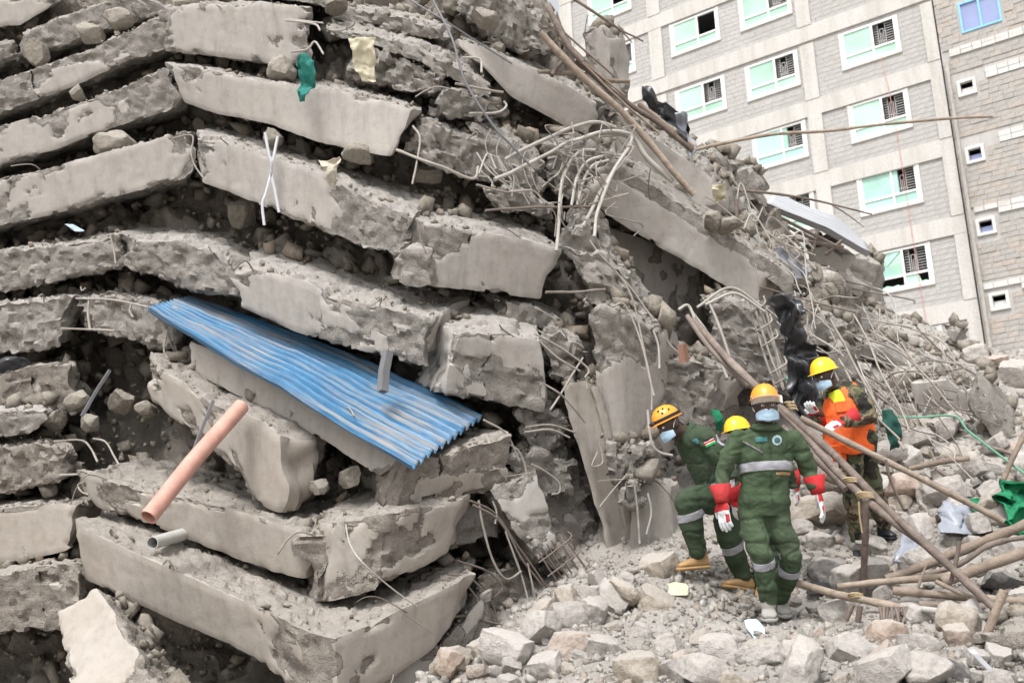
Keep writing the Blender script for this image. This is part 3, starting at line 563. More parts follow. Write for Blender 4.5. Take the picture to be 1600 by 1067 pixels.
def window(root, u0, z0, u1, z1, style, depth=.06):
    f = MB(); t = .075; y0, y1 = -.02, .07; um = u0 + (u1 - u0) * .56; zm = z0 + (z1 - z0) * .30
    for a, b in (((u0, z0), (u1, z0 + t)), ((u0, z1 - t), (u1, z1)), ((u0, z0 + t), (u0 + t, z1 - t)), ((u1 - t, z0 + t), (u1, z1 - t)), ((u0 + t, zm - t / 2), (u1 - t, zm + t / 2)), ((um - t / 2, z0 + t), (um + t / 2, zm - t / 2)), ((um - t / 2, zm + t / 2), (um + t / 2, z1 - t))):
        f.box((a[0], y0, a[1]), (b[0], y1, b[1]))
    wn = f.obj('window', FRAMEW, root)
    s = MB(); e = .13
    s.box((u0 - e, -.075, z0 - e), (u1 + e, .03, z0 - .003)); s.box((u0 - e, -.06, z0), (u0 - .003, .03, z1)); s.box((u1 + .003, -.06, z0), (u1 + e, .03, z1))
    s.obj('surround', TRIM, wn)
    def pane(a, za, b, zb, mat=MINT, y=.03): m = MB(); m.box((a, y, za), (b, y + .012, zb)); m.obj('pane', mat, wn)
    def pane_poly(pts, mat=MINT, y=.03): m = MB(); n = len(pts); m.add([(p[0], y, p[1]) for p in pts] + [(p[0], y + .012, p[1]) for p in pts], [tuple(range(n)), tuple(range(2 * n - 1, n - 1, -1))] + [(i, i + n, (i + 1) % n + n, (i + 1) % n) for i in range(n)]); m.obj('pane', mat, wn)
    lm = MINT2 if style == 'wide' else MINT
    if style == 'broken':
        pane(um + t / 2, z0 + t, u1 - .5, zm - t / 2); pane_poly([(u1 - .5, z0 + t), (u1 - t, z0 + t), (u1 - .2, z0 + .14), (u1 - .35, z0 + .12), (u1 - .42, zm - .12), (u1 - .5, zm - .04)])
        pane_poly([(u0 + t, z0 + t), (um - .2, z0 + t), (um - .28, z0 + .15), (um - .5, z0 + .11), (um - .7, z0 + .18), (um - .9, z0 + .1), (u0 + t, z0 + .16)])
        c = ((u0 + um) / 2, (zm + z1) / 2 - .05); ring = [(u0 + t, zm + .04), (um - .04, zm + .04), (um - .04, zm + .5), (um - .04, z1 - t), (c[0] + .2, z1 - t), (c[0] - .2, z1 - t), (u0 + t, z1 - t), (u0 + t, zm + .5)]
        for i in range(8): pane_poly([c, ring[i], ring[(i + 1) % 8]], MINT if i % 3 else MINT2, .02 + .016 * (i % 3))
    else:
        pane(u0 + t, z0 + t, um - t / 2, zm - t / 2, lm); pane(um + t / 2, z0 + t, u1 - t, zm - t / 2, lm); pane(u0 + t, zm + t / 2, um - t / 2, z1 - t, lm)
    if style == 'wide': pane(um + t / 2, zm + t / 2, um + .22, z1 - t, lm)
    if style != 'empty':
        g = MB(); a, b = um + t / 2 + .02, u1 - t - .01; z2, z3 = zm + t / 2, z1 - t; y = .13; r = .012
        m1, m2 = a + (b - a) * .2, a + (b - a) * .55
        for k in range(9):
            z = z2 + (z3 - z2) * (k + .5) / 9; g.box((a, y, z - r), (m1, y + .02, z + r)); g.box((m2, y, z - r), (b, y + .02, z + r))
        for x in (m1, m2, b - .01): g.box((x - r, y - .004, z2), (x + r, y + .024, z3))
        c = (m1 + m2) / 2; w_ = (m2 - m1) * .24
        for x in (c - w_, c + w_): g.box((x - r, y - .002, z2), (x + r, y + .022, z3 - .22))
        g.box((c - w_, y + .001, z3 - .24), (c + w_, y + .019, z3 - .21)); g.box((c - r, y + .001, z2), (c + r, y + .019, z3 - .4)); g.box((m1, y + .001, z2 + .2), (m2, y + .019, z2 + .225))
        g.obj('grille', GRILLE, wn)
    return wn
ROWS = [9.4, 12.62, 15.86, 18.97, 22.2, 25.56, 28.82, 32.1]; WH = 1.53
COLS = [(-12.85, -10.7), (-8.6, -6.42), (-5.22, -3.1), (-1.1, 1.03)]
bld = empty('apartment_building', P0, label='tall unfinished grey block building with mint green windows behind the rubble', cat='building'); bld.rotation_euler = (0, 0, AZ)
holes = [(a, z, b, z + WH) for z in ROWS for a, b in COLS]
U0, U1, Z0, Z1 = -14.6, 2.5, -.3, 36.0
wl = MB()
for r in rects_minus((U0, Z0, U1, Z1), holes): wl.box((r[0], .0, r[1]), (r[2], .22, r[3]))
wl.obj('wall', MORTAR, bld)
sh_ = MB(); sh_.box((U0, 3.4, Z0), (U1, 3.6, Z1)); sh_.box((U0, .23, Z0), (U0 + .2, 3.39, Z1)); sh_.box((U1 - .2, .23, Z0), (U1, 3.39, Z1)); sh_.box((U0 + .21, .23, Z1 - .2), (U1 - .21, 3.39, Z1))
for z in ROWS: sh_.box((U0 + .21, .23, z - 1.25), (U1 - .21, 3.39, z - 1.1))
sh_.obj('interior', DARKIN, bld)
PIL = [(-14.6, -13.9), (-9.78, -9.12), (-2.84, -2.25), (2.05, 2.5)]
for z in ROWS:
    k = MB(); k.box((U0, -.09, z - 1.66), (U1, -.002, z - .95)); k.obj('ring_beam', BEAMC, bld)
for a, b in PIL:
    for z in ROWS:
        k = MB(); k.box((a, -.115, z - .947), (b, -.003, z + 1.56)); k.obj('pilaster', BEAMC, bld)
bays = [(-13.9, -9.78), (-9.12, -2.84), (-2.25, 2.05)]
regs = [(a, z - .94, b, z + 1.56) for z in ROWS for a, b in bays]
inv = lambda r: (0 if (r[1] > 10 and r[3] < 26) else 50) - r[0]
masonry(bld, regs, [(h[0] - .14, h[1] - .14, h[2] + .14, h[3] + .02) for h in holes], .44, .215, BLOCKM, 3, .012, 'block', inv)
for i, z in enumerate(ROWS):
    for j, (a, b) in enumerate(COLS):
        st = 'grille'
        if (i, j) == (1, 3): st = 'broken'
        if (i, j) == (2, 3) or (i, j) == (3, 2): st = 'wide'
        if (i, j) in ((5, 1), (6, 0)): st = 'empty'
        window(bld, a, z, b, z + WH, st)
# neighbour on the right
nb = empty('stone_building', P0 - DN * .22, label='rough stone neighbour building at the right with small windows and pale stone bands', cat='building'); nb.rotation_euler = (0, 0, AZ)
NU0, NU1 = 2.58, 12.0
sw = []
for (x, y) in [(1513, 141), (1526, 245), (1543, 357), (1564, 473)]:
    u, z = uvz(x, y); sw.append((u - .32, z - .32, u + .34, z + .34))
ub, zb_ = uvz(1506, 58); blue = (ub, zb_ + .02, ub + 1.42, zb_ + 1.28)
nh = sw + [blue]
bands = []
for (x, y, h) in [(1545, 70, .32), (1545, 118, .42), (1548, 222, .42), (1560, 328, .42), (1570, 450, .42), (1580, 567, .42)]:
    u, z = uvz(x, y); bands.append((z - h / 2, z + h / 2))
wl = MB()
for r in rects_minus((NU0, -.3, NU1, 34), nh): wl.box((r[0], .0, r[1]), (r[2], .2, r[3]))
wl.obj('wall', MORTAR, nb)
k = MB(); k.box((NU0, .21, -.3), (NU1, 2.5, -.1)); k.box((NU0, 2.4, -.1), (NU1, 2.5, 34)); k.box((NU0, .21, -.1), (NU0 + .1, 2.39, 34)); k.box((NU1 - .1, .21, -.1), (NU1, 2.39, 34)); k.obj('interior', DARKIN, nb)
bh_ = [(2.58, b0, NU1, b1) for b0, b1 in bands]
masonry(nb, [(NU0, 0, 9.5, 34)], [(h[0] - .1, h[1] - .1, h[2] + .1, h[3] + .1) for h in nh] + bh_, .42, .2, STONEM, 5, .02, 'stone', lambda r: (0 if (r[0] < 5.3 and 9.6 < r[1] < 23.4) else 50) + abs(r[0] - 4.2) , jit=.03)
rg_ = np.random.default_rng(4)
for b0, b1 in bands:
    x = NU0 + .1 + rg_.uniform(0, .2)
    while x < 9.4:
        wd = rg_.uniform(.3, .5); hm = (b0 + b1) / 2
        for za, zb2 in ((b0, hm), (hm, b1)):
            if any(h[0] - .1 < x + wd and h[2] + .1 > x and h[1] - .1 < zb2 and h[3] + .1 > za for h in nh): continue
            q = MB(); q.box((-wd / 2 + .008, -.07 - rg_.uniform(0, .02), za - hm + .006), (wd / 2 - .008, .01, zb2 - hm - .006))
            bl = (abs(x - 3.45) < .45 and 2 == [round(v[0], 2) for v in bands].index(round(b0, 2)) and za == b0)
            o = q.obj('pale_stone', BLUEF if bl else PALES, nb); o.location = (x + wd / 2, 0, hm)
        x += wd
for n_, h in enumerate(sw):
    f = MB(); t = .11
    for a, b in (((h[0], h[1]), (h[2], h[1] + t)), ((h[0], h[3] - t), (h[2], h[3])), ((h[0], h[1] + t), (h[0] + t, h[3] - t)), ((h[2] - t, h[1] + t), (h[2], h[3] - t))): f.box((a[0], -.09, a[1]), (b[0], .1, b[1]))
    wn = f.obj('window', TRIM, nb); m = MB(); m.box((h[0] + t, .12, h[1] + t), (h[2] - t, .14, h[1] + t + .26)); m.obj('pane', FRAMEW if n_ in (0, 3) else BLUEG, wn)
f = MB(); h = blue; t = .07; um = (h[0] + h[2]) / 2
for a, b in (((h[0], h[1]), (h[2], h[1] + t)), ((h[0], h[3] - t), (h[2], h[3])), ((h[0], h[1] + t), (h[0] + t, h[3] - t)), ((h[2] - t, h[1] + t), (h[2], h[3] - t)), ((um - t / 2, h[1] + t), (um + t / 2, h[3] - t))): f.box((a[0], -.05, a[1]), (b[0], .08, b[1]))
wn = f.obj('window', BLUEF, nb)
for a, b in ((h[0] + t, um - t / 2), (um + t / 2, h[2] - t)): m = MB(); m.box((a, .02, h[1] + t), (b, .035, h[3] - t)); m.obj('pane', BLUEG, wn)
f = MB(); uq, zq = uvz(1490, 128); 
f.add(*tube([(2.72, -.12, zq + .1), (2.74, -.2, zq - .1), (2.74, -.2, 10), (2.74, -.2, 3)], .075, 10, 3)); f.obj('drain_pipe', PIPEM, nb, True)
# thin red cord down the wall
cu = [tuple(P0 + DU * (u + .55) - DN * .12 + np.array([0, 0, z])) for u, z in ((-.2, 22.1), (-.05, 20.2), (.02, 17.5), (.05, 14), (.1, 11), (.1, 8))]
v_, f_ = tube(cu, .011, 5); CORD = plain('red_cord', (.55, .25, .2), .8)
tag(recenter(link('cord', mesh('cord', v_, f_, CORD))), 'thin reddish cord hanging down the far facade across the right window column', 'cord')
# ------------------------------------------------------------ loose stones
def stone_mesh(name, mat, seed, n=13, cuts=9, flat=.75, boxy=.5):
    rg = np.random.default_rng(seed); g, faces = box_grid(n, n, n); p = g / n * 2 - 1
    p = p * (1 - boxy) / np.linalg.norm(p, axis=1)[:, None] * 1.15 + p * boxy * .9
    p *= (1, rg.uniform(.6, .95), rg.uniform(.5, flat))
    for k in range(cuts):
        a = rg.normal(size=3); a /= np.linalg.norm(a); d = rg.uniform(.42, .8); s = np.maximum(0, p @ a - d * (abs(a) @ (1, .8, .65))); p = p - s[:, None] * a
    p += p / np.linalg.norm(p, axis=1)[:, None] * (fbm(p + seed, 2.2, 3, seed) * .05 + fbm(p + seed, 7, 3, seed + 1) * .035)[:, None]
    return mesh(name, p * .5, faces, mat, True, 45)
def rot(rg, flat=True):
    return Euler((rg.normal(0, .35 if flat else 1.5), rg.normal(0, .35 if flat else 1.5), rg.uniform(0, 6.3)))
PROTO = {k: [stone_mesh('rubble_stone', m, s * 17 + i, boxy=(.35 if i % 2 else .75)) for i in range(n)] for s, (k, m, n) in enumerate([('grey', ST_GREY, 9), ('pink', ST_PINK, 5), ('tan', ST_TAN, 6), ('dark', ST_DARK, 3), ('dull', ST_DULL, 7)], 1)}
SG = np.random.default_rng(21)
def stone(loc, size, kind, label, group=None, name='rubble_stone', cat='stone', flat=True, squash=(1, 1, 1)):
    o = link(name, PROTO[kind][SG.integers(len(PROTO[kind]))]); o.location = loc; o.rotation_euler = rot(SG, flat)
    o.scale = [size * q * SG.uniform(.85, 1.15) for q in squash]; return tag(o, label, cat, group)
NAMED = [  # px, py, width px, kind, label
 (889, 1008, 62, 'pink', 'orange-pink brick-like stone on the mound front, left of centre'),
 (706, 1036, 54, 'pink', 'orange-pink stone at the left tip of the debris mound'),
 (975, 926, 54, 'tan', 'squarish stone with a brown face at the mound edge below the column'),
 (925, 930, 52, 'grey', 'pale stone between the mound edge and the squarish brown-faced stone'),
 (925, 955, 62, 'grey', 'light flat stone below the squarish brown-faced stone'),
 (845, 985, 68, 'grey', 'white cracked boulder on the left shoulder of the mound'),
 (790, 1015, 70, 'grey', 'grey rough boulder sloping into the dark pit at the mound tip'),
 (888, 935, 44, 'tan', 'brown stone half buried at the very edge of the dark pit'),
 (1255, 745, 40, 'grey', 'stone behind the hidden rescuer red glove'),
 (1285, 800, 74, 'tan', 'large squared brown stone behind the walking man left glove'),
 (1295, 893, 70, 'dark', 'dark flat boulder between the walking man and the upright pole'),
 (1345, 905, 92, 'grey', 'big pale block at the foot of the upright pole'),
 (1246, 1022, 66, 'grey', 'rounded light stone just right of the walking man front boot'),
 (1126, 1014, 66, 'grey', 'pale angular stone left of the walking man front boot'),
 (1186, 1026, 60, 'grey', 'grey slabby stone right below the walking man front boot'),
 (1100, 1050, 90, 'grey', 'large pale stone at the bottom edge under the scrap of film'),
 (1250, 1052, 88, 'grey', 'large ribbed pale stone at the bottom edge below the walking man'),
 (1380, 1050, 84, 'grey', 'bright pale stone at the bottom edge, right of centre'),
 (1450, 1050, 80, 'grey', 'flat whitish stone at the bottom edge near the right corner'),
 (1380, 1030, 60, 'pink', 'yellowish stone in the row above the bottom edge stones'),
 (1060, 1040, 52, 'pink', 'salmon stone in the lower middle of the mound'),
 (1500, 975, 70, 'tan', 'wide brown stone below the heap of poles at the right'),
 (1430, 690, 60, 'grey', 'long pale stone on the slope right of the soldier'),
 (1390, 705, 62, 'grey', 'squared pale block beside the soldier hip'),
 (1405, 765, 60, 'pink', 'pinkish block below the soldier hip, touching the tan pole'),
 (1520, 735, 56, 'grey', 'smooth whitish stone near the dark stick on the right slope'),
 (1470, 770, 74, 'grey', 'wide grey stone under the tan pole on the right slope'),
 (1545, 795, 62, 'tan', 'wedge-shaped stone beside the green net'),
 (1530, 820, 54, 'grey', 'squared stone in front of the green net'),
 (1475, 667, 60, 'grey', 'rounded grey boulder on the slope below the cream board'),
 (1420, 668, 46, 'tan', 'squared beige block above the green cord'),
 (1300, 750, 46, 'tan', 'brown block between the lashed poles and the walking man glove'),
 (1115, 345, 34, 'dull', 'loose building block sitting on the diagonal slab edge'),
 (1140, 352, 36, 'dull', 'second loose building block on the diagonal slab edge, further right'),
 (140, 52, 46, 'tan', 'brownish stone lodged on the top left beam'),
 (185, 30, 46, 'tan', 'rounded stone beside the brownish stone on the top left beam'),
 (58, 84, 44, 'tan', 'stone in the gap between the two upper left beams'),
 (120, 146, 26, 'grey', 'small stone under the long left beam in the dark gap'),
 (180, 225, 60, 'tan', 'wedge of stone in the gap above the third left beam'),
 (190, 628, 40, 'tan', 'squared brown stone among the rubble left of the tilted chunk'),
 (228, 640, 36, 'tan', 'brown stone touching the tilted chunk left end'),
 (85, 655, 44, 'grey', 'pale stone in front of the stained left slab face'),
 (125, 625, 40, 'tan', 'grey-brown stone behind the leaning grey stick'),
 (140, 660, 34, 'tan', 'stone at the lower tip of the leaning grey stick'),
 (75, 766, 26, 'tan', 'small orange-brown stone in the gap over the cracked lower left beam'),
 (560, 240, 46, 'tan', 'dark lump hanging below the cracked beam end'),
 (426, 215, 44, 'tan', 'stone perched on the beam behind the white plastic strips'),
 (500, 760, 34, 'tan', 'stone in the dark hollow under the end block'),
 (548, 745, 44, 'tan', 'pale lump in the dark hollow left of the end block'),
 (440, 108, 44, 'grey', 'small squared block right of the topmost beam end'),
 (760, 30, 40, 'tan', 'round stone in the rubble left of the top lump'),
 (525, 8, 36, 'tan', 'reddish stone on the top rubble near the upper edge'),
 (1105, 110, 0, 'grey', ''),
]
for x, y, wpx, kind, lab in NAMED:
    if not lab: continue
    if x > 820 and y > 560 or y > 900 and x > 640: d = hit(x, y + wpx * .2); lift = .12
    elif x > 1100 and y > 330: d = 10.9 ; lift = 0
    else: d = float(G(x, y)) + (.15 if y > 560 else .3); lift = 0
    s = wpx / FOC * d; q = P(x, y, d - s * .15)
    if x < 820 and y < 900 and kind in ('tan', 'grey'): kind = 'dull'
    stone(q, s * 1.08, kind, lab)
# the many: sorted by how large they show
cand = []
for i in range(5200):
    x, y = SG.uniform(640, 1620), SG.uniform(470, 1080)
    lim = np.interp(x, [640, 690, 820, 900, 1030, 1100, 1260, 1290, 1380, 1600], [1080, 1050, 985, 915, 878, 880, 800, 700, 520, 575])
    if y < lim: continue
    cand.append((x, y))
zone_lab = {'front': ('on the mound in front of the rescuers', 'stones on the mound in front of the rescuers'), 'slope': ('on the far slope behind the lashed poles', 'stones on the far slope behind the poles'), 'right': ('among the fallen poles at the right', 'stones among the fallen poles')}
LARGE = []; cnt = 0; small = []; placed = []
sizes = np.sort(SG.pareto(2.1, len(cand)) * 14 + 15)[::-1]; sizes = np.clip(sizes, 0, 64)
for (x, y), wpx in zip(cand, sizes):
    if y < 720: wpx *= .8
    if wpx > 20 and cnt < 235:
        if any((x - a) ** 2 + (y - b) ** 2 < (.36 * (wpx + c)) ** 2 for a, b, c in placed): continue
        if 1035 < x < 1270 and y < 1000 and y + wpx * .3 > 860 and wpx > 22 and (x < 1190 or y > 925 or wpx > 34): small.append((x, y, 16)); continue
        d = hit(x, y); s = wpx / FOC * d; q = P(x, y, d); q[2] += s * .1
        zone = 'front' if (y > 965 or x < 1230) else ('right' if (y > 840 and x > 1330) else 'slope')
        kind = SG.choice(['grey', 'tan', 'pink', 'dark'], p=[.70, .21, .055, .035])
        word = {'grey': 'pale grey', 'tan': 'brownish', 'pink': 'pinkish', 'dark': 'dark grey'}[kind]; sz = 'large' if wpx > 48 else 'middling' if wpx > 30 else 'small'
        o = stone(q, s * 1.1, kind, f'{sz} {word} rubble stone {zone_lab[zone][0]}', f'{sz} {word} {zone_lab[zone][1]}')
        if sz == 'large': LARGE.append((o, x, y, word))
        placed.append((x, y, wpx)); cnt += 1
    else: small.append((x, y, min(wpx, 27)))
MARKS = [("the walking man's front boot", 1203, 970), ("the bending man's front boot", 1085, 885), ('the foot of the upright forked pole', 1350, 925), ('the leaning pole stump at the bottom right', 1545, 1000), ('the grey sheet metal by the pole joint', 1415, 850), ('the bright green net', 1585, 795), ('the left tip of the debris mound', 690, 1050), ('the middle of the bottom photo edge', 800, 1067), ('the bottom right photo corner', 1600, 1067), ('the orange-pink brick-like stone', 889, 1008), ("the soldier's boots", 1362, 855), ('the splintered pole tip', 1440, 956), ('the right end of the skyline', 1600, 600), ('the green cord bend', 1512, 672), ('the scrap of pale blue film', 1176, 980), ('the tall leaning column foot', 990, 880)]
ORD = ['closest', 'second closest', 'third closest', 'fourth closest', 'fifth closest', 'sixth closest', 'seventh closest']
for o, x, y, wd in LARGE:
    best = min(((sum(1 for _, a, b, w2 in LARGE if w2 == wd and math.hypot(a - mx, b - my) < math.hypot(x - mx, y - my)), math.hypot(x - mx, y - my), nm) for nm, mx, my in MARKS))
    if best[0] < len(ORD): o['label'] = f'{ORD[best[0]]} large {wd} stone to {best[2]}'
# stones in the gaps of the pile
gapc = 0
for i in range(900):
    x, y = SG.uniform(0, 1000), SG.uniform(0, 900)
    if y < np.interp(x, skx, sky_y) + 15 or gapc >= 44: continue
    d = float(G(x, y)) + .95; wpx = SG.uniform(26, 52); s = wpx / FOC * d
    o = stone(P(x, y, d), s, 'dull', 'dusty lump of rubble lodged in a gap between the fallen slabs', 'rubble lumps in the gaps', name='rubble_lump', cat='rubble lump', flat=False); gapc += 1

# gravel and crumbs: low stones nobody could count, joined
def ico():
    b = bmesh.new(); bmesh.ops.create_cube(b, size=.8); bmesh.ops.triangulate(b, faces=b.faces[:]); v = np.array([q.co[:] for q in b.verts]); f = np.array([[w_.index for w_ in q.verts] for q in b.faces]); b.free(); return v, f
IV, IF = ico()
def heap(name, pts, sizes_, mat, label, cat='rubble', seed=1):
    rg = np.random.default_rng(seed); n = len(pts); k = len(IV)
    q = rg.normal(size=(n, 4)); q /= np.linalg.norm(q, axis=1)[:, None]; w_, x, y, z = q.T
    R = np.stack([1 - 2 * (y * y + z * z), 2 * (x * y - z * w_), 2 * (x * z + y * w_), 2 * (x * y + z * w_), 1 - 2 * (x * x + z * z), 2 * (y * z - x * w_), 2 * (x * z - y * w_), 2 * (y * z + x * w_), 1 - 2 * (x * x + y * y)], 1).reshape(n, 3, 3)
    V = IV[None] * rg.uniform(.55, 1.2, (n, k, 1)) * rg.uniform(.35, 1.25, (n, 1, 3)); V = np.einsum('nij,nkj->nki', R, V) * np.asarray(sizes_)[:, None, None] + np.asarray(pts)[:, None]
    F = (IF[None] + (np.arange(n) * k)[:, None, None]).reshape(-1, 3)
    me = bpy.data.meshes.new(name); me.vertices.add(n * k); me.vertices.foreach_set('co', V.ravel())
    me.loops.add(F.size); me.loops.foreach_set('vertex_index', F.ravel().astype(np.int32)); me.polygons.add(len(F)); me.polygons.foreach_set('loop_start', np.arange(0, F.size, 3, dtype=np.int32)); me.polygons.foreach_set('loop_total', np.full(len(F), 3, np.int32))
    at_ = me.attributes.new('tone', 'FLOAT', 'POINT'); at_.data.foreach_set('value', np.repeat(rg.random(n), k).astype(np.float32))
    me.materials.append(mat); me.update(calc_edges=True); me.validate()
    return tag(recenter(link(name, me)), label, cat, kind='stuff')
n = 26000; lx = SG.uniform(-.40, .56, n); ld = 4.9 * (18 / 4.9) ** (SG.random(n) ** .8)
xy = np.c_[np.tan(lx) * ld, ld]; zz = gz(xy); pp = np.c_[xy, zz]
pp[:, 2] += fbm(pp, 1.1, 3, 41) * .05 + np.abs(fbm(pp, 4.5, 4, 42)) * .055 - .025
sz_ = np.clip(SG.pareto(2.2, n) * .012 + .012, 0, .085) * (.6 + ld / 11)
heap('gravel', pp, sz_, P_PALE, 'loose pale gravel and small broken bits strewn over the debris mound', 'gravel', 5)
sm = np.array([(x, y) for x, y, w_ in small]); 
ps = []; ss = []
for x, y, w_ in small[:4300]:
    d = hit(x, y); ps.append(P(x, y, d)); ss.append(w_ / FOC * d)
heap('rubble_pieces', ps, ss, P_PALE, 'small broken stone pieces filling between the larger stones of the mound', 'rubble', 6)
cp = []; cs = []
for T, K, H, amount in TOPS:
    L = np.linalg.norm(np.diff(T, axis=0), axis=1).sum(); m = int(L * 95 * amount)
    for k in range(m):
        i = SG.integers(0, len(T) - 1); fr = SG.random(); wq = SG.random() ** 1.6 * .8
        q = T[i] * (1 - fr) + T[i + 1] * fr; kk = K[i] * (1 - fr) + K[i + 1] * fr; s = min(.075, .010 + SG.pareto(2.2) * .011)
        if SG.random() < .12 and wq > .15: s *= 1.8
        cp.append(q + (kk - q) * (wq * .9 + .02) + np.array([0, 0, s * .25])); cs.append(s)
heap('concrete_crumbs', cp, cs, P_DULL, 'crumbs of broken concrete lying along the tops of the fallen slabs', 'rubble', 8)
gx = SG.uniform(-60, 1120, 5200); gy = SG.uniform(-20, 1060, 5200); ok = gy > np.interp(gx, skx, sky_y) + 10
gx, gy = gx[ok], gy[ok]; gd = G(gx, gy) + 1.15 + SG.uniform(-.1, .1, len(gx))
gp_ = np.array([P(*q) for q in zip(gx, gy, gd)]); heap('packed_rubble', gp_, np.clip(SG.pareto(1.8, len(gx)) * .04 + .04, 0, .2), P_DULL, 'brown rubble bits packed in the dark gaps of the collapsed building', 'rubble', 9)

# the right flank of the crushed mass
rx = SG.uniform(1060, 1345, 2600); ry = SG.uniform(230, 620, 2600); ok = ry > np.interp(rx, skx, sky_y) - 2; rx, ry = rx[ok], ry[ok]
heap('flank_rubble', np.array([P(*q) for q in zip(rx, ry, cored(rx, ry) - SG.uniform(0, .2, len(rx)))]), np.clip(SG.pareto(1.9, len(rx)) * .06 + .05, 0, .36), P_PALE, 'broken pale rubble covering the right flank of the collapsed building', 'rubble', 10)
for i in range(46):
    x, y = SG.uniform(1090, 1335), 0; y = float(np.interp(x, skx, sky_y)) + SG.uniform(4, 130); wpx = SG.uniform(20, 44); d = float(cored(x, y)) - .15
    stone(P(x, y, d), wpx / FOC * d, SG.choice(['grey', 'dull'], p=[.4, .6]), 'broken chunk on the right flank between the diagonal slab and the skyline', 'chunks on the right flank', name='rubble_chunk', cat='chunk', flat=False)

bp = []; bs = []
for T, K, H, amount in TOPS:
    L = np.linalg.norm(np.diff(T, axis=0), axis=1).sum()
    for k in range(int(L * 17 * amount * amount)):
        i = SG.integers(0, len(T) - 1); fr = SG.random(); wq = SG.uniform(.5, 1.05); q = T[i] * (1 - fr) + T[i + 1] * fr; kk = K[i] * (1 - fr) + K[i + 1] * fr; s = SG.uniform(.06, .24)
        bp.append(q + (kk - q) * wq + np.array([0, 0, s * .3])); bs.append(s)
heap('crushed_layer', bp, bs, P_DULL, 'layer of crushed concrete lumps squeezed between the fallen slabs', 'rubble', 18)
# ------------------------------------------------------------ bars, poles, sheets and scraps
def rod(name, label, cat, pts, rpx, mat, o=None, group=None, seg=9, wob=0.0, n=6, smooth=True, hollow=0, taper=1.0):
    """pts: (x, y, depth) or (x, y, extra) with o = offset from the pile face"""
    q = []; ds = []
    for p in pts:
        d = (float(G(p[0], p[1])) + o + (p[2] if len(p) > 2 else 0)) if o is not None else p[2]
        q.append(P(p[0], p[1], d)); ds.append(d)
    r = rpx / FOC * np.mean(ds) * (.78 if cat == 'pole' else .76 if cat == 'rebar' else 1)
    cp_ = catmull(q, n) if smooth else np.array(q)
    if cat in ('rebar', 'wire') and not wob: wob = .016
    if wob:
        if len(cp_) < 12: t = np.linspace(0, 1, 14); s = np.linspace(0, 1, len(cp_)); cp_ = np.stack([np.interp(t, s, cp_[:, k]) for k in range(3)], 1)
        L_ = np.linalg.norm(cp_[-1] - cp_[0]); s = (cp_[0].sum() * 13.7) % 50
        cp_ = cp_ + np.stack([fbm(cp_ + s + k * 9, .9 / max(.4, L_ * .35), 2, 5 + k) for k in range(3)], 1) * wob * L_
        rad = r * np.linspace(1, taper, len(cp_)) * (1 + .14 * noise(cp_ * 9 + s, 3) + .12 * (noise(cp_ * 23 + s, 4) > .55))
    else: rad = r * np.linspace(1, taper, len(cp_))
    v, f = tube(cp_, rad, seg, smooth=False, hollow=hollow)
    ob = recenter(link(name, mesh(name, v, f, mat, True, 60)))
    return tag(ob, label, cat, group)
# wooden poles at the top
W_ = lambda lab, pts, r, mat=WOOD, o=-.3, **k: rod('wooden_pole', lab, 'pole', pts, r, mat, o=o, wob=.012, **k)
W_('short bent brown stick pointing up at the top skyline', [(857, 12), (872, 40), (890, 74), (910, 98)], 6, WOOD_D, taper=.9)
W_('long thick pole running down from the top skyline over the bent bars', [(846, 52), (900, 108), (962, 164), (1020, 226), (1086, 306)], 7.5, WOOD, taper=.8)
W_('darker pole above the long thick pole, ending by the black plastic', [(900, 92), (955, 142), (1010, 182), (1084, 236)], 5.5, WOOD_D, o=-.15)
W_('short pale pole lying under the black plastic scrap', [(998, 162), (1040, 196), (1086, 232)], 5.5, WOOD, o=.1)
W_('peeled whitish branch next to the long thick pole', [(966, 182), (992, 216), (1010, 246), (1052, 284)], 5.5, PIPEM, o=-.2)
W_('thin pole lying across the leaning poles near the skyline', [(858, 76), (905, 104), (940, 124), (982, 127)], 4, WOOD, o=-.1)
W_('broken branch forking against the pale building at the very top', [(893, -4), (930, 20), (968, 46), (1004, 64)], 3.5, WOOD_D, o=.5, taper=.45)
rod('twig', 'dark twig hanging off the forked branch at the top', 'twig', [(966, 45), (980, 58), (988, 68)], 1.5, WOOD_D, o=.5, taper=.5)
W_('level stick tucked behind the leaning poles at the top', [(842, 113), (880, 114), (915, 116)], 4.5, WOOD, o=-.05)
W_('stub of brown wood below the bent brown stick', [(862, 118), (872, 104), (884, 90)], 4.5, WOOD_D, o=-.12)
W_('slender pole sticking out level across the far facade', [(1082, 239), (1180, 216), (1270, 204), (1400, 190), (1546, 184)], 3.6, WOOD, o=.6, taper=.8)
W_('dry branch arching over the sheet metal roof at the right', [(1150, 301), (1220, 305), (1290, 318), (1362, 334)], 3.4, WOOD_D, o=.5, taper=.4)
rod('twig', 'thin twig below the arching dry branch', 'twig', [(1300, 320), (1325, 336), (1350, 355)], 1.4, WOOD_D, o=.5, taper=.4)
W_('thin dark stake standing in the rubble on the diagonal slab', [(1150, 308), (1153, 366)], 3.6, WOOD_D, o=.25)
for i, (a, b) in enumerate([((868, 60), (975, 150)), ((880, 50), (960, 120)), ((850, 30), (950, 130)), ((905, 96), (1030, 210))]):
    W_(['thin lath among the leaning poles, lowest', 'thin lath among the leaning poles, highest', 'long thin lath crossing the leaning poles', 'thin reed between the dark and the thick pole'][i], [a, ((a[0] + b[0]) / 2 + 4, (a[1] + b[1]) / 2 + 4), b], 2.2, WOOD, o=-.2)
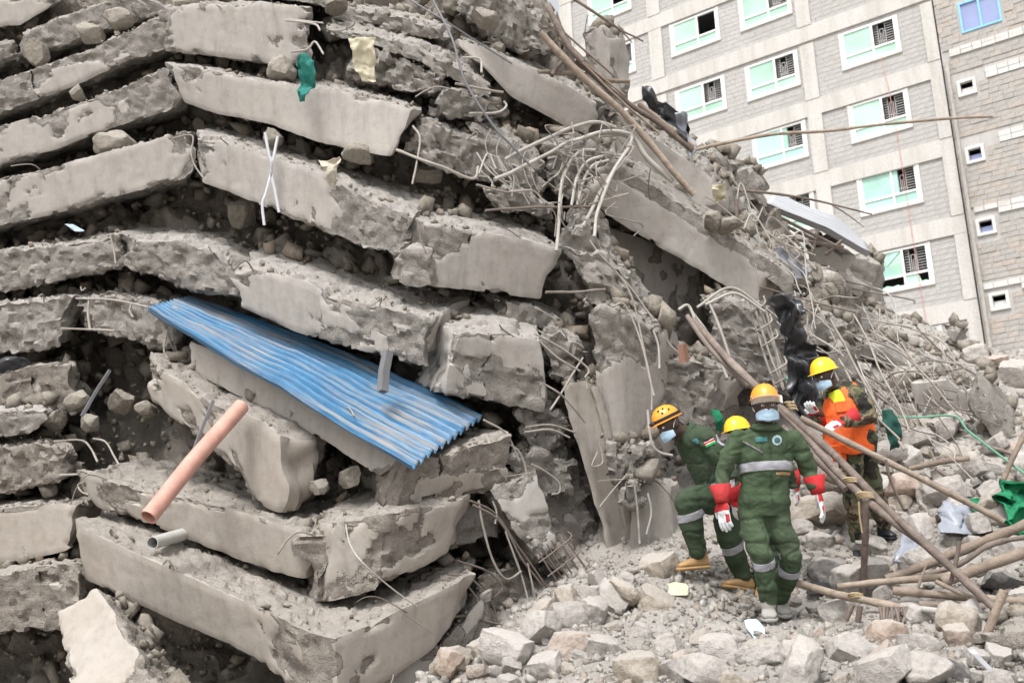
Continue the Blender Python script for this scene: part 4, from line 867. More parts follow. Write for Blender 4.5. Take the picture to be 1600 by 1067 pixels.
# wooden poles at the right, on the mound
V_ = lambda lab, pts, r, mat=WOOD, **k: rod('wooden_pole', lab, 'pole', pts, r, mat, wob=k.pop('wob', .008), **k)
V_('lower of the two long dark poles lashed together across the right side', [(1084, 500, 9.6), (1150, 575, 8.9), (1250, 672, 8.3), (1352, 778, 7.6), (1462, 866, 7.2)], 8.5, WOOD_D, taper=.8)
V_('upper of the two long dark poles lashed together, reaching the bottom right', [(1216, 632, 8.5), (1300, 705, 8.0), (1385, 790, 7.5), (1460, 862, 7.1), (1540, 940, 6.7), (1600, 990, 6.4)], 8.5, WOOD_D)
V_('third dark pole behind the lashed pair at the walking man shoulder', [(1222, 668, 8.7), (1290, 730, 8.3), (1322, 764, 8.1)], 8, WOOD_D)
V_('long tan pole crossing in front of the soldier', [(1250, 652, 8.6), (1330, 692, 8.5), (1430, 742, 8.3), (1568, 816, 8.1)], 7, WOOD, taper=.9)
V_('upright forked pole propping the lashed poles', [(1353, 782, 7.55), (1351, 850, 7.6), (1349, 925, 7.7)], 7, WOOD_D)
V_('pale pole lying behind the walking man glove', [(1290, 746, 9.1), (1330, 762, 9.0), (1362, 770, 8.9)], 6.5, WOOD)
V_('splintered pole on the mound beside the walking man boots', [(1246, 911, 7.5), (1300, 926, 7.35), (1352, 938, 7.2), (1440, 956, 7.0)], 8, WOOD)
V_('pole lying flat behind the splintered pole', [(1308, 916, 7.45), (1370, 910, 7.4), (1440, 904, 7.3), (1492, 898, 7.2)], 7, WOOD)
V_('thick tan pole rising to the right edge, upper of its pair', [(1384, 904, 7.5), (1440, 884, 7.5), (1520, 852, 7.5), (1620, 812, 7.5)], 9.5, WOOD)
V_('thick tan pole rising to the right edge, lower of its pair', [(1470, 908, 7.2), (1540, 884, 7.2), (1630, 852, 7.2)], 10.5, WOOD)
V_('thin brown branch between the pair of thick tan poles', [(1418, 904, 7.42), (1500, 880, 7.42), (1545, 852, 7.42), (1610, 836, 7.42)], 5.5, WOOD_D)
V_('pole lying level at the right, uppermost of the low heap', [(1394, 922, 7.1), (1480, 930, 7.0), (1620, 942, 6.9)], 8, WOOD)
V_('pale stripped pole lowest in the low heap at the right', [(1440, 950, 6.9), (1530, 962, 6.75), (1620, 966, 6.7)], 6.5, PIPEM)
V_('grey pole half buried in the low heap at the right', [(1436, 944, 7.0), (1500, 946, 6.95), (1560, 950, 6.9)], 7.5, WOOD_D)
V_('short stick crossing the low heap at the right', [(1462, 908, 7.0), (1500, 926, 6.9), (1530, 936, 6.85)], 4.5, WOOD)
V_('stump of a pole leaning at the bottom right corner', [(1533, 1014, 6.0), (1550, 970, 6.0), (1569, 922, 6.0)], 9, WOOD, wob=.003)
V_('pole leaning at the right edge above the green net', [(1568, 748, 9.2), (1584, 712, 9.2), (1604, 672, 9.2)], 5.5, WOOD)
V_('dark charred stick on the right slope', [(1466, 735, 9.8), (1500, 758, 9.6), (1536, 782, 9.4)], 4.5, RUST)
V_('grey round pole lying among the slope blocks', [(1420, 733, 10), (1470, 722, 10), (1514, 716, 10)], 5.5, WOOD)
V_('brown stick at the right edge above the leaning pole', [(1545, 698, 10), (1604, 716, 9.8)], 4, WOOD_D)
V_('short tan pole behind the splintered pole, near the big pale block', [(1350, 902, 7.9), (1395, 890, 7.9)], 5, WOOD)
V_('splinter of wood standing in the low heap', [(1434, 918, 7.0), (1448, 880, 7.0)], 4, WOOD, wob=.02, taper=.3)
V_('broken stub of wood under the splintered pole', [(1322, 968, 7.0), (1332, 944, 7.0)], 6, WOOD_D)
V_('second broken stub of wood under the splintered pole, right of the first', [(1340, 972, 6.95), (1344, 946, 6.95)], 6, WOOD_D)
rod('steel_stake', 'dark steel stake standing in the low heap of poles', 'stake', [(1486, 908, 7.0), (1494, 876, 7.0), (1499, 846, 7.0)], 3.4, RUST)
rod('steel_rod', 'thin dark rod standing beside the soldier legs', 'rod', [(1384, 718, 8.2), (1392, 752, 8.2), (1412, 796, 8.2)], 2.6, RUST, taper=.7)
for i in range(8):      # torn fibres of the stump
    x = 1375 + i * 6; a = SG.uniform(-10, 10)
    rod('splinter', 'torn wood fibre hanging below the end of the splintered pole', 'splinter', [(x, 948, 7.0), (x + a * .5, 968, 6.95), (x + a, 985 + SG.uniform(-8, 10), 6.9)], 3, WOOD_D, group='torn fibres under the splintered pole', taper=.4)
# rope lashings
ROPE = plain('sisal_rope', (.42, .33, .2), .9)
def lash(label, x, y, d, w_, h, n=4, tilt=.5):
    pts = []
    for i in range(n * 10 + 1):
        t = i / 10 * 2 * math.pi; s = i / (n * 10) - .5
        pts.append(P(x + math.cos(t) * w_ + s * h * tilt, y + s * h + math.sin(t) * w_ * .35, d + math.sin(t) * w_ / FOC * d))
    v, f = tube(pts, 1.6 / FOC * d, 5, smooth=False); tag(recenter(link('rope', mesh('rope', v, f, ROPE))), label, 'rope')
lash('sisal rope wound where the upright pole meets the lashed poles', 1352, 776, 7.58, 13, 9)
lash('sisal rope wound round the lashed poles further up', 1330, 752, 7.75, 11, 8, 3)
lash('sisal rope tied round the splintered pole', 1338, 932, 7.25, 11, 8, 3)
lash('sisal rope knot dangling behind the orange helmet', 1236, 634, 8.7, 7, 14, 3)
rod('rope_end', 'loose end of rope hanging from the upright pole joint', 'rope', [(1342, 784, 7.5), (1343, 805, 7.5), (1347, 832, 7.5)], 1.4, ROPE)

# thick bent bars and wires of the pile
B_ = lambda lab, pts, r=2.6, mat=REBAR, o=-.25, **k: rod('rebar', lab, 'rebar', pts, r, mat, o=o, **k)
B_('upper thick bent bar reaching left from the bundle at the diagonal beam end', [(788, 249), (838, 224), (880, 204), (928, 190), (960, 200)], 4, PIPEM)
B_('lower thick bent bar reaching left from the bundle, curving back down', [(774, 281), (802, 268), (852, 240), (893, 220), (948, 211), (980, 214), (974, 240), (944, 290), (908, 362)], 4, PIPEM)
B_('thick bar curving down beside the lower bent bar', [(895, 220), (940, 206), (974, 208), (985, 218), (960, 268), (934, 330), (928, 372)], 3.8, PIPEM, o=-.3)
B_('pale hoop bar rising over the column head, outermost', [(871, 392), (872, 330), (884, 268), (906, 238), (930, 236)], 3.6, PIPEM)
B_('pale hoop bar rising over the column head, middle', [(893, 322), (902, 278), (918, 252), (940, 244)], 3.2, PIPEM)
B_('pale hoop bar rising over the column head, innermost', [(903, 322), (914, 280), (928, 258), (950, 250)], 3.2, PIPEM)
B_('level dark rod crossing in front of the ochre patched end block', [(760, 328), (820, 327), (880, 324), (948, 322)], 2.6, RUST)
B_('level rod at the broken shaft of the leaning column', [(852, 457), (900, 457), (946, 453)], 2.6, REBAR, o=-.6)
B_('long wire bending down across the leaning column', [(936, 396), (972, 440), (990, 480), (1004, 530), (1016, 600), (1016, 640)], 2.2, REBAR, o=-.75)
B_('second wire bending down along the leaning column face', [(955, 480), (975, 478), (996, 520), (1012, 572), (1022, 620)], 2, REBAR, o=-.75)
B_('long thin bar sloping from the column head towards the cavity', [(922, 376), (960, 420), (1000, 470), (1040, 528), (1066, 556)], 2.2, REBAR, o=-.3)
B_('another thin bar beside the one sloping into the cavity', [(934, 372), (975, 440), (1020, 500), (1060, 545)], 2, REBAR, o=-.2)
B_('slanted bar right of the column head in the cavity', [(960, 446), (990, 464), (1026, 488)], 2, REBAR, o=-.25)
B_('bar with a hook hanging beside the bending man helmet', [(1012, 640), (1018, 690), (1030, 706), (1050, 711)], 3, PIPEM, o=-.95)
B_('bar standing out beside the tall pale column', [(1020, 516), (1028, 540), (1030, 576)], 2.5, PIPEM, o=-.5)
B_('loop of wire standing out of the column collar', [(936, 690), (942, 722), (925, 728), (934, 706)], 2, REBAR, o=-.75)
B_('straight bar hanging from the round concrete lump, left', [(990, 752), (996, 800), (998, 850)], 2.6, REBAR, o=-1.0)
B_('straight bar hanging from the round concrete lump, right', [(1012, 770), (1018, 800), (1010, 834)], 2.2, REBAR, o=-.95)
B_('hooked bar sticking out of the sunlit slab end', [(722, 90), (750, 93), (753, 114)], 2.4, PIPEM, o=-.1)
B_('bent bar under the hooked bar at the upper middle', [(734, 178), (775, 176), (790, 166), (786, 158)], 2.4, PIPEM)
B_('short bar pointing right below the sunlit slab', [(712, 132), (745, 138), (786, 145)], 2.6, REBAR)
B_('straight bar under the cracked beam end, leading to a bent stirrup', [(620, 236), (660, 252), (690, 263), (738, 280), (748, 260)], 3, REBAR)
B_('bent stirrup in the broken ribbed slab end', [(748, 272), (762, 240), (775, 264)], 2.2, PIPEM)
B_('looping wire in front of the cracked beam end', [(645, 198), (655, 215), (652, 250), (644, 286)], 2.2, REBAR)
B_('long bar lying in front of the rounded beam end', [(745, 290), (790, 300), (830, 298), (846, 312), (851, 318)], 2.2, REBAR)
for i in range(5):
    t = i / 4 + SG.uniform(-.08, .08); x, y = 752 + 78 * t, 214 + 40 * t
    B_('stirrup hoop round the rough rounded beam end', [(x + 10, y - 14), (x + 2, y + 8), (x + 8, y + 34), (x + 16, y + 50)], 1.6, REBAR, o=.08, group='stirrups of the rounded beam end')
for i in range(8):
    x = 744 + SG.uniform(0, 80); y = 222 + (x - 744) * .5 + SG.uniform(-14, 40)
    B_('short cut bar sticking out of the rounded beam end', [(x, y), (x + SG.uniform(8, 24), y + SG.uniform(6, 26)), (x + SG.uniform(14, 40), y + SG.uniform(18, 44))], 1.6, PIPEM, o=-.05, group='short bars of the rounded beam end')
B_('bars torn out of the topmost beam end, upper', [(446, 33), (480, 36), (495, 40), (500, 48)], 2.2, PIPEM, o=-.05)
B_('bars torn out of the topmost beam end, lower', [(455, 82), (480, 78), (492, 66), (505, 85)], 2.2, PIPEM, o=-.05)
B_('straight bar of the topmost beam end pointing right', [(450, 30), (505, 36)], 2, PIPEM, o=-.02)
for k, (lab, pts) in enumerate([
 ('curved cable bundle falling out of the end block, outer', [(735, 782), (775, 800), (810, 850), (852, 915), (875, 945)]),
 ('curved cable bundle falling out of the end block, inner', [(740, 790), (780, 815), (815, 870), (848, 915)]),
 ('pale looped bar hanging in front of the strut', [(747, 783), (757, 830), (772, 880), (790, 905), (813, 892)]),
 ('thin bar hanging below the broken beam stub', [(770, 783), (776, 800), (774, 818)]),
 ('bent bar springing from the right edge of the end block', [(790, 690), (812, 706), (823, 740), (822, 770)]),
 ('hooked bar above the strut', [(830, 725), (850, 735), (872, 752), (874, 768), (862, 772)]),
 ('bar fanning out of the lowest corner beam, highest', [(715, 876), (760, 892), (785, 915), (775, 930), (762, 938)]),
 ('bar fanning out of the lowest corner beam, second', [(700, 898), (735, 905), (765, 940), (780, 980)]),
 ('bar fanning out of the lowest corner beam, third', [(690, 905), (730, 915), (760, 960)]),
 ('bar fanning out of the lowest corner beam, lowest', [(684, 970), (720, 962), (752, 968), (790, 978)]),
 ('straight bar falling past the dark hole', [(824, 880), (835, 930), (845, 970)]),
 ('thin bar standing by the dark hole mouth', [(790, 830), (815, 900), (830, 960)]),
 ('bar arching over the edge of the square end block', [(838, 527), (870, 558), (905, 580)]),
 ('long bar sagging right of the square end block', [(835, 520), (880, 545), (918, 575), (914, 590)]),
 ('bar under the square end block running right', [(820, 668), (860, 664), (900, 676)]),
 ('second bar under the square end block running right', [(820, 675), (860, 672), (890, 684)]),
 ('bar dropping into the dark right of the blue sheet end block', [(756, 656), (790, 676), (812, 720)]),
 ('bar leaning in the dark behind the end blocks', [(860, 640), (886, 600), (912, 560)]),
 ('crossing bar in the dark behind the end blocks', [(850, 600), (880, 620), (915, 660)])]):
    B_(lab, pts, 2.6 if k < 3 else 2.1, RUST if k in (0, 1, 6, 7, 8, 9) else REBAR, o=-.25)
# cages
def cage(label, A, Bp, n, r, o, hoops, spread):
    for i in range(n):
        t = i / (n - 1) - .5
        B_('long bar of the ' + label, [(A[0] + spread[0] * t, A[1] + spread[1] * t), ((A[0] + Bp[0]) / 2 + spread[0] * t + SG.uniform(-3, 3), (A[1] + Bp[1]) / 2 + spread[1] * t), (Bp[0] + spread[0] * t + SG.uniform(-4, 4), Bp[1] + spread[1] * t)], r, RUST if 'strut' in label else REBAR, o=o, group='long bars of the ' + label)
    for k in range(hoops):
        s = (k + .5 + SG.uniform(-.35, .35)) / hoops; cx_, cy_ = A[0] + (Bp[0] - A[0]) * s, A[1] + (Bp[1] - A[1]) * s
        B_('tie hoop of the ' + label, [(cx_ - spread[0] * .62, cy_ - spread[1] * .62 + 3), (cx_, cy_, -.06), (cx_ + spread[0] * .62, cy_ + spread[1] * .62 - 5), (cx_ + spread[0] * .5, cy_ + spread[1] * .5 - 16, .2)], r * .8, RUST if 'strut' in label else REBAR, o=o - .03, group='tie hoops of the ' + label)
cage('bare cage at the strut foot', (858, 846), (912, 928), 6, 1.8, -.36, 4, (40, -26))
cage('bare cage over the walking man helmet', (1182, 478), (1226, 608), 4, 2.6, -.26, 5, (20, -7))
for i, (a, b, c) in enumerate([((1106, 470), (1120, 500), (1140, 560)), ((1082, 488), (1110, 530), (1136, 590)), ((1100, 476), (1150, 458), (1196, 486)), ((1090, 480), (1140, 450), (1190, 478)), ((1060, 484), (1076, 478), (1090, 512))]):
    B_(['bar bent down left of the bare cage', 'bar bowed out furthest left of the bare cage', 'bar arching over the top of the bare cage', 'second bar arching over the top of the bare cage', 'hooked bar tip left of the bare cage'][i], [a, b, c], 3, PIPEM, o=-.4)
rod('rusty_pole', 'rust-brown pole end leaning across the bare cage', 'pole', [(1074, 494, 9.6), (1110, 545, 9.2), (1168, 604, 8.9)], 5.5, RUST, taper=.8)
rod('wood_stub', 'reddish wooden stub sticking up in the rubble by the cage', 'stub', [(1066, 538, 9.6), (1069, 566, 9.6)], 8, plain('reddish_wood', (.30, .17, .12), .8), seg=4)
# loops on the left
for lab, pts, r in [('bent rebar loop on the rubbly left beam end', [(85, 690), (125, 688), (140, 700), (152, 722)], 2.2), ('second rebar loop right of the rubbly left beam end', [(146, 684), (165, 690), (178, 712), (186, 726)], 2), ('level bar under the rubbly left beam end', [(92, 742), (128, 740)], 2.2), ('small rebar hook by the long beam left end', [(132, 752), (122, 758), (128, 768), (138, 772)], 1.8), ('vertical tie on the stubby left beam end', [(172, 366), (178, 392), (180, 412)], 2), ('bars along the top of the crumbling cage, upper', [(120, 468), (180, 470), (240, 482)], 2), ('bars along the top of the crumbling cage, lower', [(96, 512), (140, 514), (180, 516)], 2.2), ('tie round the crumbling cage, left', [(140, 464), (138, 490), (141, 515)], 2.4), ('tie round the crumbling cage, right', [(206, 474), (203, 486), (208, 496)], 2.2), ('hook over the crumbling left beam', [(126, 448), (128, 454), (134, 450)], 1.5), ('wire at the upper fold of the third left beam', [(270, 216), (300, 212), (299, 240), (304, 258), (318, 278)], 1.8), ('thin straight bar between the cage and the blue sheet', [(262, 515), (256, 545), (262, 560)], 2)]:
    B_(lab, pts, r, REBAR, o=-.22)
B_('thin pale wire hanging down the broad end block face', [(540, 818), (548, 850), (570, 880), (620, 925), (650, 948)], 1.5, PIPEM, o=-.62)
B_('fine wire on the lower face of the lowest corner beam', [(635, 960), (660, 978), (680, 990)], 1, REBAR, o=-.62)
GREYM = plain('grey_bar_paint', (.15, .15, .155), .5); WHITEP = plain('white_strip', (.58, .59, .62), .35, .08)
rod('flat_bar', 'grey stick leaning in the hollow at the left', 'bar', [(128, 650), (150, 612), (172, 578)], 3.2, GREYM, o=-.5, seg=4)
rod('flat_bar', 'grey flat bar standing behind the pink pipe', 'bar', [(300, 712), (316, 668), (333, 626)], 3.2, GREYM, o=-.75, seg=4)
rod('steel_channel', 'short grey metal bracket hanging over the blue sheet', 'bracket', [(598, 612), (600, 580), (606, 550)], 9, GREYM, o=-.35, seg=4, smooth=False)
for lab, pts in [('white plastic strip hanging on the long beam, left and longest', [(414, 207), (420, 240), (425, 262), (416, 300), (410, 320), (413, 352)]), ('white plastic strip hanging on the long beam, crossing to the right', [(434, 213), (428, 245), (424, 270), (430, 300), (436, 332)])]:
    q = [P(x, y, float(G(420, 240)) - .22) for x, y in pts]; cq = catmull(q, 5); sd2 = RT * (2.3 / FOC * 9.6); v = np.concatenate([np.stack([c - sd2, c + sd2, c + sd2 - FW * .004, c - sd2 - FW * .004]) for c in cq]); f = []
    for i in range(len(cq) - 1):
        for j in range(4): f.append((i * 4 + j, i * 4 + (j + 1) % 4, i * 4 + 4 + (j + 1) % 4, i * 4 + 4 + j))
    tag(recenter(link('plastic_strip', mesh('plastic_strip', v, f, WHITEP))), lab, 'strip')
# pipes
PINK = plain('pink_plastic_pipe', (.49, .27, .215), .6, .22, 9); GREYP = plain('grey_plastic_pipe', (.42, .41, .385), .5, .1)
rod('plastic_pipe', 'dusty pink plastic pipe jutting out of the left side of the pile', 'pipe', [(232, 808, -.75), (300, 722, -.5), (378, 634, -.2)], 13, PINK, o=-.42, seg=24, smooth=False, hollow=.86)
rod('plastic_pipe', 'short grey plastic pipe end on the lowest long beam', 'pipe', [(238, 848, -.1), (295, 832, .5)], 10, GREYP, o=-.4, seg=20, smooth=False, hollow=.85)
# blue corrugated sheet
def sheetmat():
    m = Mat('blue_corrugated_paint', rough=.42, spec=.4); n = m.noise(5, 6, .6)
    mp = m.n('ShaderNodeMapping'); m.l(m.co('UV'), mp.inputs[0]); mp.inputs['Scale'].default_value = (3.0, 60, 1); s = m.noise(1.0, 5, .62, .3, mp.outputs[0]); big = m.noise(1.6, 4, .6)
    c = m.ramp(n, [(.3, (.020, .105, .22)), (.7, (.036, .165, .305))]); f = m.math('MULTIPLY', m.ramp(s, [(.46, (0, 0, 0)), (.58, (1, 1, 1))]), m.ramp(big, [(.34, (.15, .15, .15)), (.6, (.9, .9, .9))]))
    c = m.mix(f, c, (.30, .268, .228)); f2 = m.ramp(m.noise(1.0, 3, .6, .2, mp.outputs[0]), [(.3, (.75, .75, .75)), (.4, (0, 0, 0))]); c = m.mix(m.math('MULTIPLY', f2, .35), c, (.22, .31, .42)); m.col(c)
    m.l(m.ramp(f, [(0, (.38, .38, .38)), (1, (.85, .85, .85))]), m.b.inputs['Roughness']); return m.m
BLUES = sheetmat()
def corrugated(name, label, cat, near, far, mat, ridges, amp, nu=90, sag=.05, edge=0.0):
    nv = ridges * 10; n_ = poly3(near, nu); f_ = poly3(far, nu)
    A = np.array([P(*q) for q in n_]); Bq = np.array([P(*q) for q in f_]); V = []; uv = []
    for i in range(nu + 1):
        ax = Bq[i] - A[i]; tn = (A[min(i + 1, nu)] - A[max(i - 1, 0)]); nrm = np.cross(tn, ax); nrm /= np.linalg.norm(nrm)
        if nrm[2] < 0: nrm = -nrm
        for j in range(nv + 1):
            t = j / nv; V.append(A[i] + ax * t + nrm * (amp * math.cos(t * ridges * 2 * math.pi) - sag * math.sin(math.pi * t) * math.sin(math.pi * i / nu))); uv.append((i / nu, t))
    V = np.array(V); V = V + np.outer(fbm(V, 1.6, 3, 51) * .022 + np.abs(fbm(V, 4.5, 2, 53)) * .008, (0, -.5, .85)); k = len(V); F = [(i * (nv + 1) + j, (i + 1) * (nv + 1) + j, (i + 1) * (nv + 1) + j + 1, i * (nv + 1) + j + 1) for i in range(nu) for j in range(nv)]
    me = mesh(name, V, F, mat); ul = me.uv_layers.new(name='UVMap'); li = np.empty(len(me.loops), np.int32); me.loops.foreach_get('vertex_index', li); ul.data.foreach_set('uv', np.array(uv)[li].ravel())
    o = recenter(link(name, me)); md = o.modifiers.new('thick', 'SOLIDIFY'); md.thickness = .003; return tag(o, label, cat)
gd_ = lambda x, y, o: (x, y, float(G(x, y)) + o)
corrugated('corrugated_sheet', 'blue painted corrugated roofing sheet slanting out of the pile', 'roofing sheet',
           [gd_(230, 484, -.35), gd_(330, 545, -.42), gd_(440, 612, -.5), gd_(550, 680, -.58), gd_(642, 733, -.62)], [gd_(292, 465, .62), gd_(400, 500, .7), gd_(540, 556, .62), gd_(650, 604, .42), gd_(753, 654, .2)], BLUES, 11, .03, sag=.0)
WSHEET = plain('pale_roof_sheet', (.40, .41, .43), .4, .06, 3, .4)
corrugated('roof_sheet', 'pale ribbed roofing sheet slanting at the right skyline above the rubble', 'roofing sheet', [(1196, 322, 13.5), (1290, 362, 13.6), (1358, 398, 13.7)], [(1206, 305, 14.6), (1300, 340, 14.7), (1350, 384, 14.8)], WSHEET, 6, .045, nu=20, sag=0)
for i, (a, b) in enumerate([((1190, 325), (1320, 392)), ((1200, 340), (1300, 388)), ((1230, 372), (1318, 386)), ((1268, 400), (1278, 358)), ((1196, 318), (1250, 384)), ((1290, 398), (1316, 376))]):
    rod('steel_angle', ['long upper dark steel purlin under the pale roofing sheet', 'long lower dark steel purlin under the pale roofing sheet', 'short level steel purlin under the pale roofing sheet', 'upright steel strut under the pale roofing sheet', 'diagonal steel brace left under the pale roofing sheet', 'small steel bracket at the purlin end'][i], 'purlin', [(*a, 13.4), (*b, 13.4)], 3.2, RUST, seg=4, smooth=False)
# cloth, nets, plastic
def drape(name, label, cat, poly, d, mat, folds=.06, res=26, seed=1, thick=.004, sub=None, ragged=0.0):
    """a crumpled piece of stuff: outline rows (x0, x1, y), hung at depth d"""
    rows = np.array([(tuple(q) + (0,))[:4] for q in poly], float); t = np.linspace(0, 1, res); s = np.linspace(0, 1, len(rows)); r = np.stack([np.interp(t, s, rows[:, k]) for k in range(rows.shape[1])], 1); V = []
    for i in range(res):
        for j in range(res):
            u = j / (res - 1); x = r[i, 0] + (r[i, 1] - r[i, 0]) * u; y = r[i, 2]; dd_ = d + (r[i, 3] if r.shape[1] > 3 else 0); V.append(P(x, y, dd_))
    V = np.array(V); e = np.tile(np.abs(np.linspace(-1, 1, res)) > .9, res)
    V += np.outer(np.abs(fbm(V + seed * 5, 3.2, 4, seed)) * folds * 2.2, -FW) + RT * (fbm(V, 6, 3, seed + 1) * folds * .5)[:, None] + UP * (fbm(V, 7, 3, seed + 2) * (folds * .4 + ragged))[:, None]
    F = [(i * res + j, (i + 1) * res + j, (i + 1) * res + j + 1, i * res + j + 1) for i in range(res - 1) for j in range(res - 1)]
    o = recenter(link(name, mesh(name, V, F, mat))); md = o.modifiers.new('thick', 'SOLIDIFY'); md.thickness = thick; return tag(o, label, cat)
def netmat(name, col):
    m = Mat(name, col, .8, 0, .15); n = m.noise(60, 3); v = m.noise(8, 5); m.col(m.ramp(v, [(.3, tuple(c * .55 for c in col)), (.7, tuple(min(1, c * 1.3) for c in col))])); m.bump(n, .8, .01); return m.m
DKNET = netmat('dark_net', (.022, .075, .06)); TEAL = netmat('teal_net', (.035, .20, .17)); GREENN = netmat('green_net', (.02, .19, .09)); CREAM = cloth('cream_cloth', (.50, .46, .34)); BEIGE = cloth('beige_cloth', (.42, .38, .31))
BLACKP = plain('black_plastic', (.03, .032, .036), .32, .4, 6, .5); GREYS = plain('grey_sheet_metal', (.26, .28, .32), .38, .12, 4, .5); FILM = plain('pale_blue_film', (.45, .58, .68), .4, .1)
g1 = float(G(480, 120)) - .2
drape('net_scrap', 'scrap of teal green net hanging on the cracked upper beam', 'net', [(470, 484, 90), (462, 494, 100), (466, 495, 118), (470, 492, 132), (470, 486, 148), (473, 481, 164)], g1, TEAL, .07, 30, 3, .012, ragged=.02)
drape('cloth_scrap', 'torn cream cloth hanging from the sunlit slab', 'cloth', [(545, 590, 62), (552, 586, 78), (553, 588, 95), (556, 585, 112), (566, 590, 130)], float(G(570, 90)) - .1, CREAM, .06, 28, 4, ragged=.02)
drape('cloth_scrap', 'beige crumpled cloth lying on the long beam over the dark gap', 'cloth', [(500, 530, 248), (504, 536, 258), (508, 530, 270), (512, 524, 290)], float(G(515, 265)) - .3, BEIGE, .07, 24, 5, ragged=.02)
drape('plastic_scrap', 'black plastic hanging over the poles at the skyline', 'plastic', [(1002, 1012, 138), (1006, 1026, 160), (1012, 1046, 172), (1026, 1060, 186), (1044, 1070, 205), (1058, 1080, 226)], 11.6, BLACKP, .12, 28, 6)
drape('plastic_scrap', 'grey crumpled plastic under the black plastic at the skyline', 'plastic', [(1052, 1066, 180), (1056, 1074, 200), (1066, 1082, 222), (1070, 1086, 244)], 11.5, GREYS, .1, 20, 7)
drape('tarpaulin', 'large black plastic sheet hanging behind the soldier helmet', 'tarpaulin', [(1196, 1228, 466), (1202, 1244, 500), (1212, 1256, 530), (1222, 1264, 560), (1226, 1276, 600), (1234, 1290, 656)], 9.75, BLACKP, .13, 40, 8)
drape('plastic_scrap', 'black plastic lump on the end of the diagonal beam', 'plastic', [(1218, 1250, 470), (1222, 1256, 484), (1230, 1250, 500)], 10.6, BLACKP, .12, 18, 9)
drape('metal_scrap', 'pale bent metal scrap beside the diagonal slab end', 'metal scrap', [(1212, 1226, 388), (1218, 1240, 402), (1228, 1262, 418), (1236, 1258, 432)], 11.4, GREYS, .08, 18, 10)
drape('sheet_metal', 'bent grey sheet metal piece standing by the pole joint', 'sheet metal', [(1404, 1432, 824, .2), (1400, 1436, 838, .1), (1396, 1434, 856), (1393, 1430, 876, -.1)], float(hit(1410, 878)) - .1, GREYS, .06, 18, 11)
drape('sheet_metal', 'curved grey sheet metal piece lying under the tan pole', 'sheet metal', [(1466, 1500, 784, .3), (1460, 1512, 796, .2), (1462, 1520, 812, .1), (1466, 1524, 832, -.1)], float(hit(1490, 836)) - .1, GREYS, .07, 18, 12)
drape('debris_net', 'bright green net heaped at the right edge of the slope', 'net', [(1568, 1610, 757, .5), (1556, 1625, 775, .3), (1562, 1630, 800, .1), (1566, 1630, 822, -.1)], float(hit(1590, 826)) - .1, GREENN, .2, 34, 13, .012)
drape('net_scrap', 'small green net scrap under the tan pole', 'net', [(1512, 1535, 780), (1506, 1532, 792), (1512, 1530, 804)], float(hit(1520, 806)) - .1, GREENN, .08, 18, 14)
drape('net_scrap', 'dark teal net caught behind the soldier', 'net', [(1374, 1392, 640), (1378, 1404, 660), (1384, 1402, 700)], 10.0, DKNET, .05, 18, 15)
drape('net_scrap', 'green net strands beside the hidden yellow helmet', 'net', [(1112, 1124, 640), (1116, 1130, 655), (1118, 1128, 674)], 9.0, GREENN, .05, 14, 16)
drape('plastic_film', 'scrap of pale blue film on the mound below the walking man', 'film', [(1162, 1180, 968, .1), (1166, 1190, 980, 0), (1176, 1192, 994, -.1)], float(hit(1178, 990)) - .06, FILM, .03, 14, 17)
drape('plastic_bag', 'dark bluish plastic under the pole beside the walking man', 'plastic', [(1270, 1306, 906, .1), (1262, 1300, 916, 0), (1256, 1284, 926, -.1)], float(hit(1280, 924)) - .06, BLACKP, .03, 14, 18)
drape('cardboard', 'dirty cream cardboard scrap at the feet of the bending man', 'cardboard', [(1040, 1066, 910, .1), (1042, 1074, 918, 0), (1040, 1072, 928, -.05)], float(hit(1055, 926)) - .05, CREAM, .04, 14, 19)
drape('cloth_scrap', 'yellow and white cloth knotted in the rubble on the diagonal slab', 'cloth', [(1112, 1124, 286), (1110, 1130, 300), (1114, 1134, 318)], 11.2, CREAM, .1, 16, 20)
drape('metal_strip', 'white metal strip lying at the bottom right corner', 'strip', [(1512, 1522, 1014), (1536, 1546, 1040), (1566, 1580, 1068)], 5.6, WHITEP, .01, 8, 22)
drape('dark_sheets', 'bundle of thin black metal strips in the gap at the left edge', 'metal strips', [(-30, 60, 560), (-30, 40, 572), (-20, 22, 582)], float(G(20, 570)) + .1, BLACKP, .1, 14, 23)
drape('paper_scrap', 'bluish paper scrap on the stubby left beam', 'paper', [(104, 120, 352), (112, 134, 358), (122, 140, 364)], float(G(120, 358)) + .1, FILM, .04, 10, 24)
GRC = plain('green_cord', (.12, .30, .20), .5)
rod('cord', 'green cord running over the stones on the right slope', 'cord', [(1378, 650, 10.4), (1430, 652, 10.6), (1490, 650, 10.4), (1512, 672, 10), (1550, 702, 9.6), (1604, 742, 9)], 1.7, GRC)
rod('hose', 'green hose falling behind the soldier back at the black sheet', 'hose', [(1228, 590, 9.9), (1252, 612, 9.8), (1268, 632, 9.7)], 3, GRC)
rod('cable', 'long grey cable slanting down across the upper middle of the pile', 'cable', [(676, 0, .1), (706, 60), (728, 130), (772, 198), (800, 228), (830, 260)], 2.0, GREYM, o=-.35)
rod('cable', 'thin second cable at the upper middle of the pile', 'cable', [(640, 0, .1), (690, 30), (740, 62), (800, 100)], 1.4, GREYM, o=-.1)
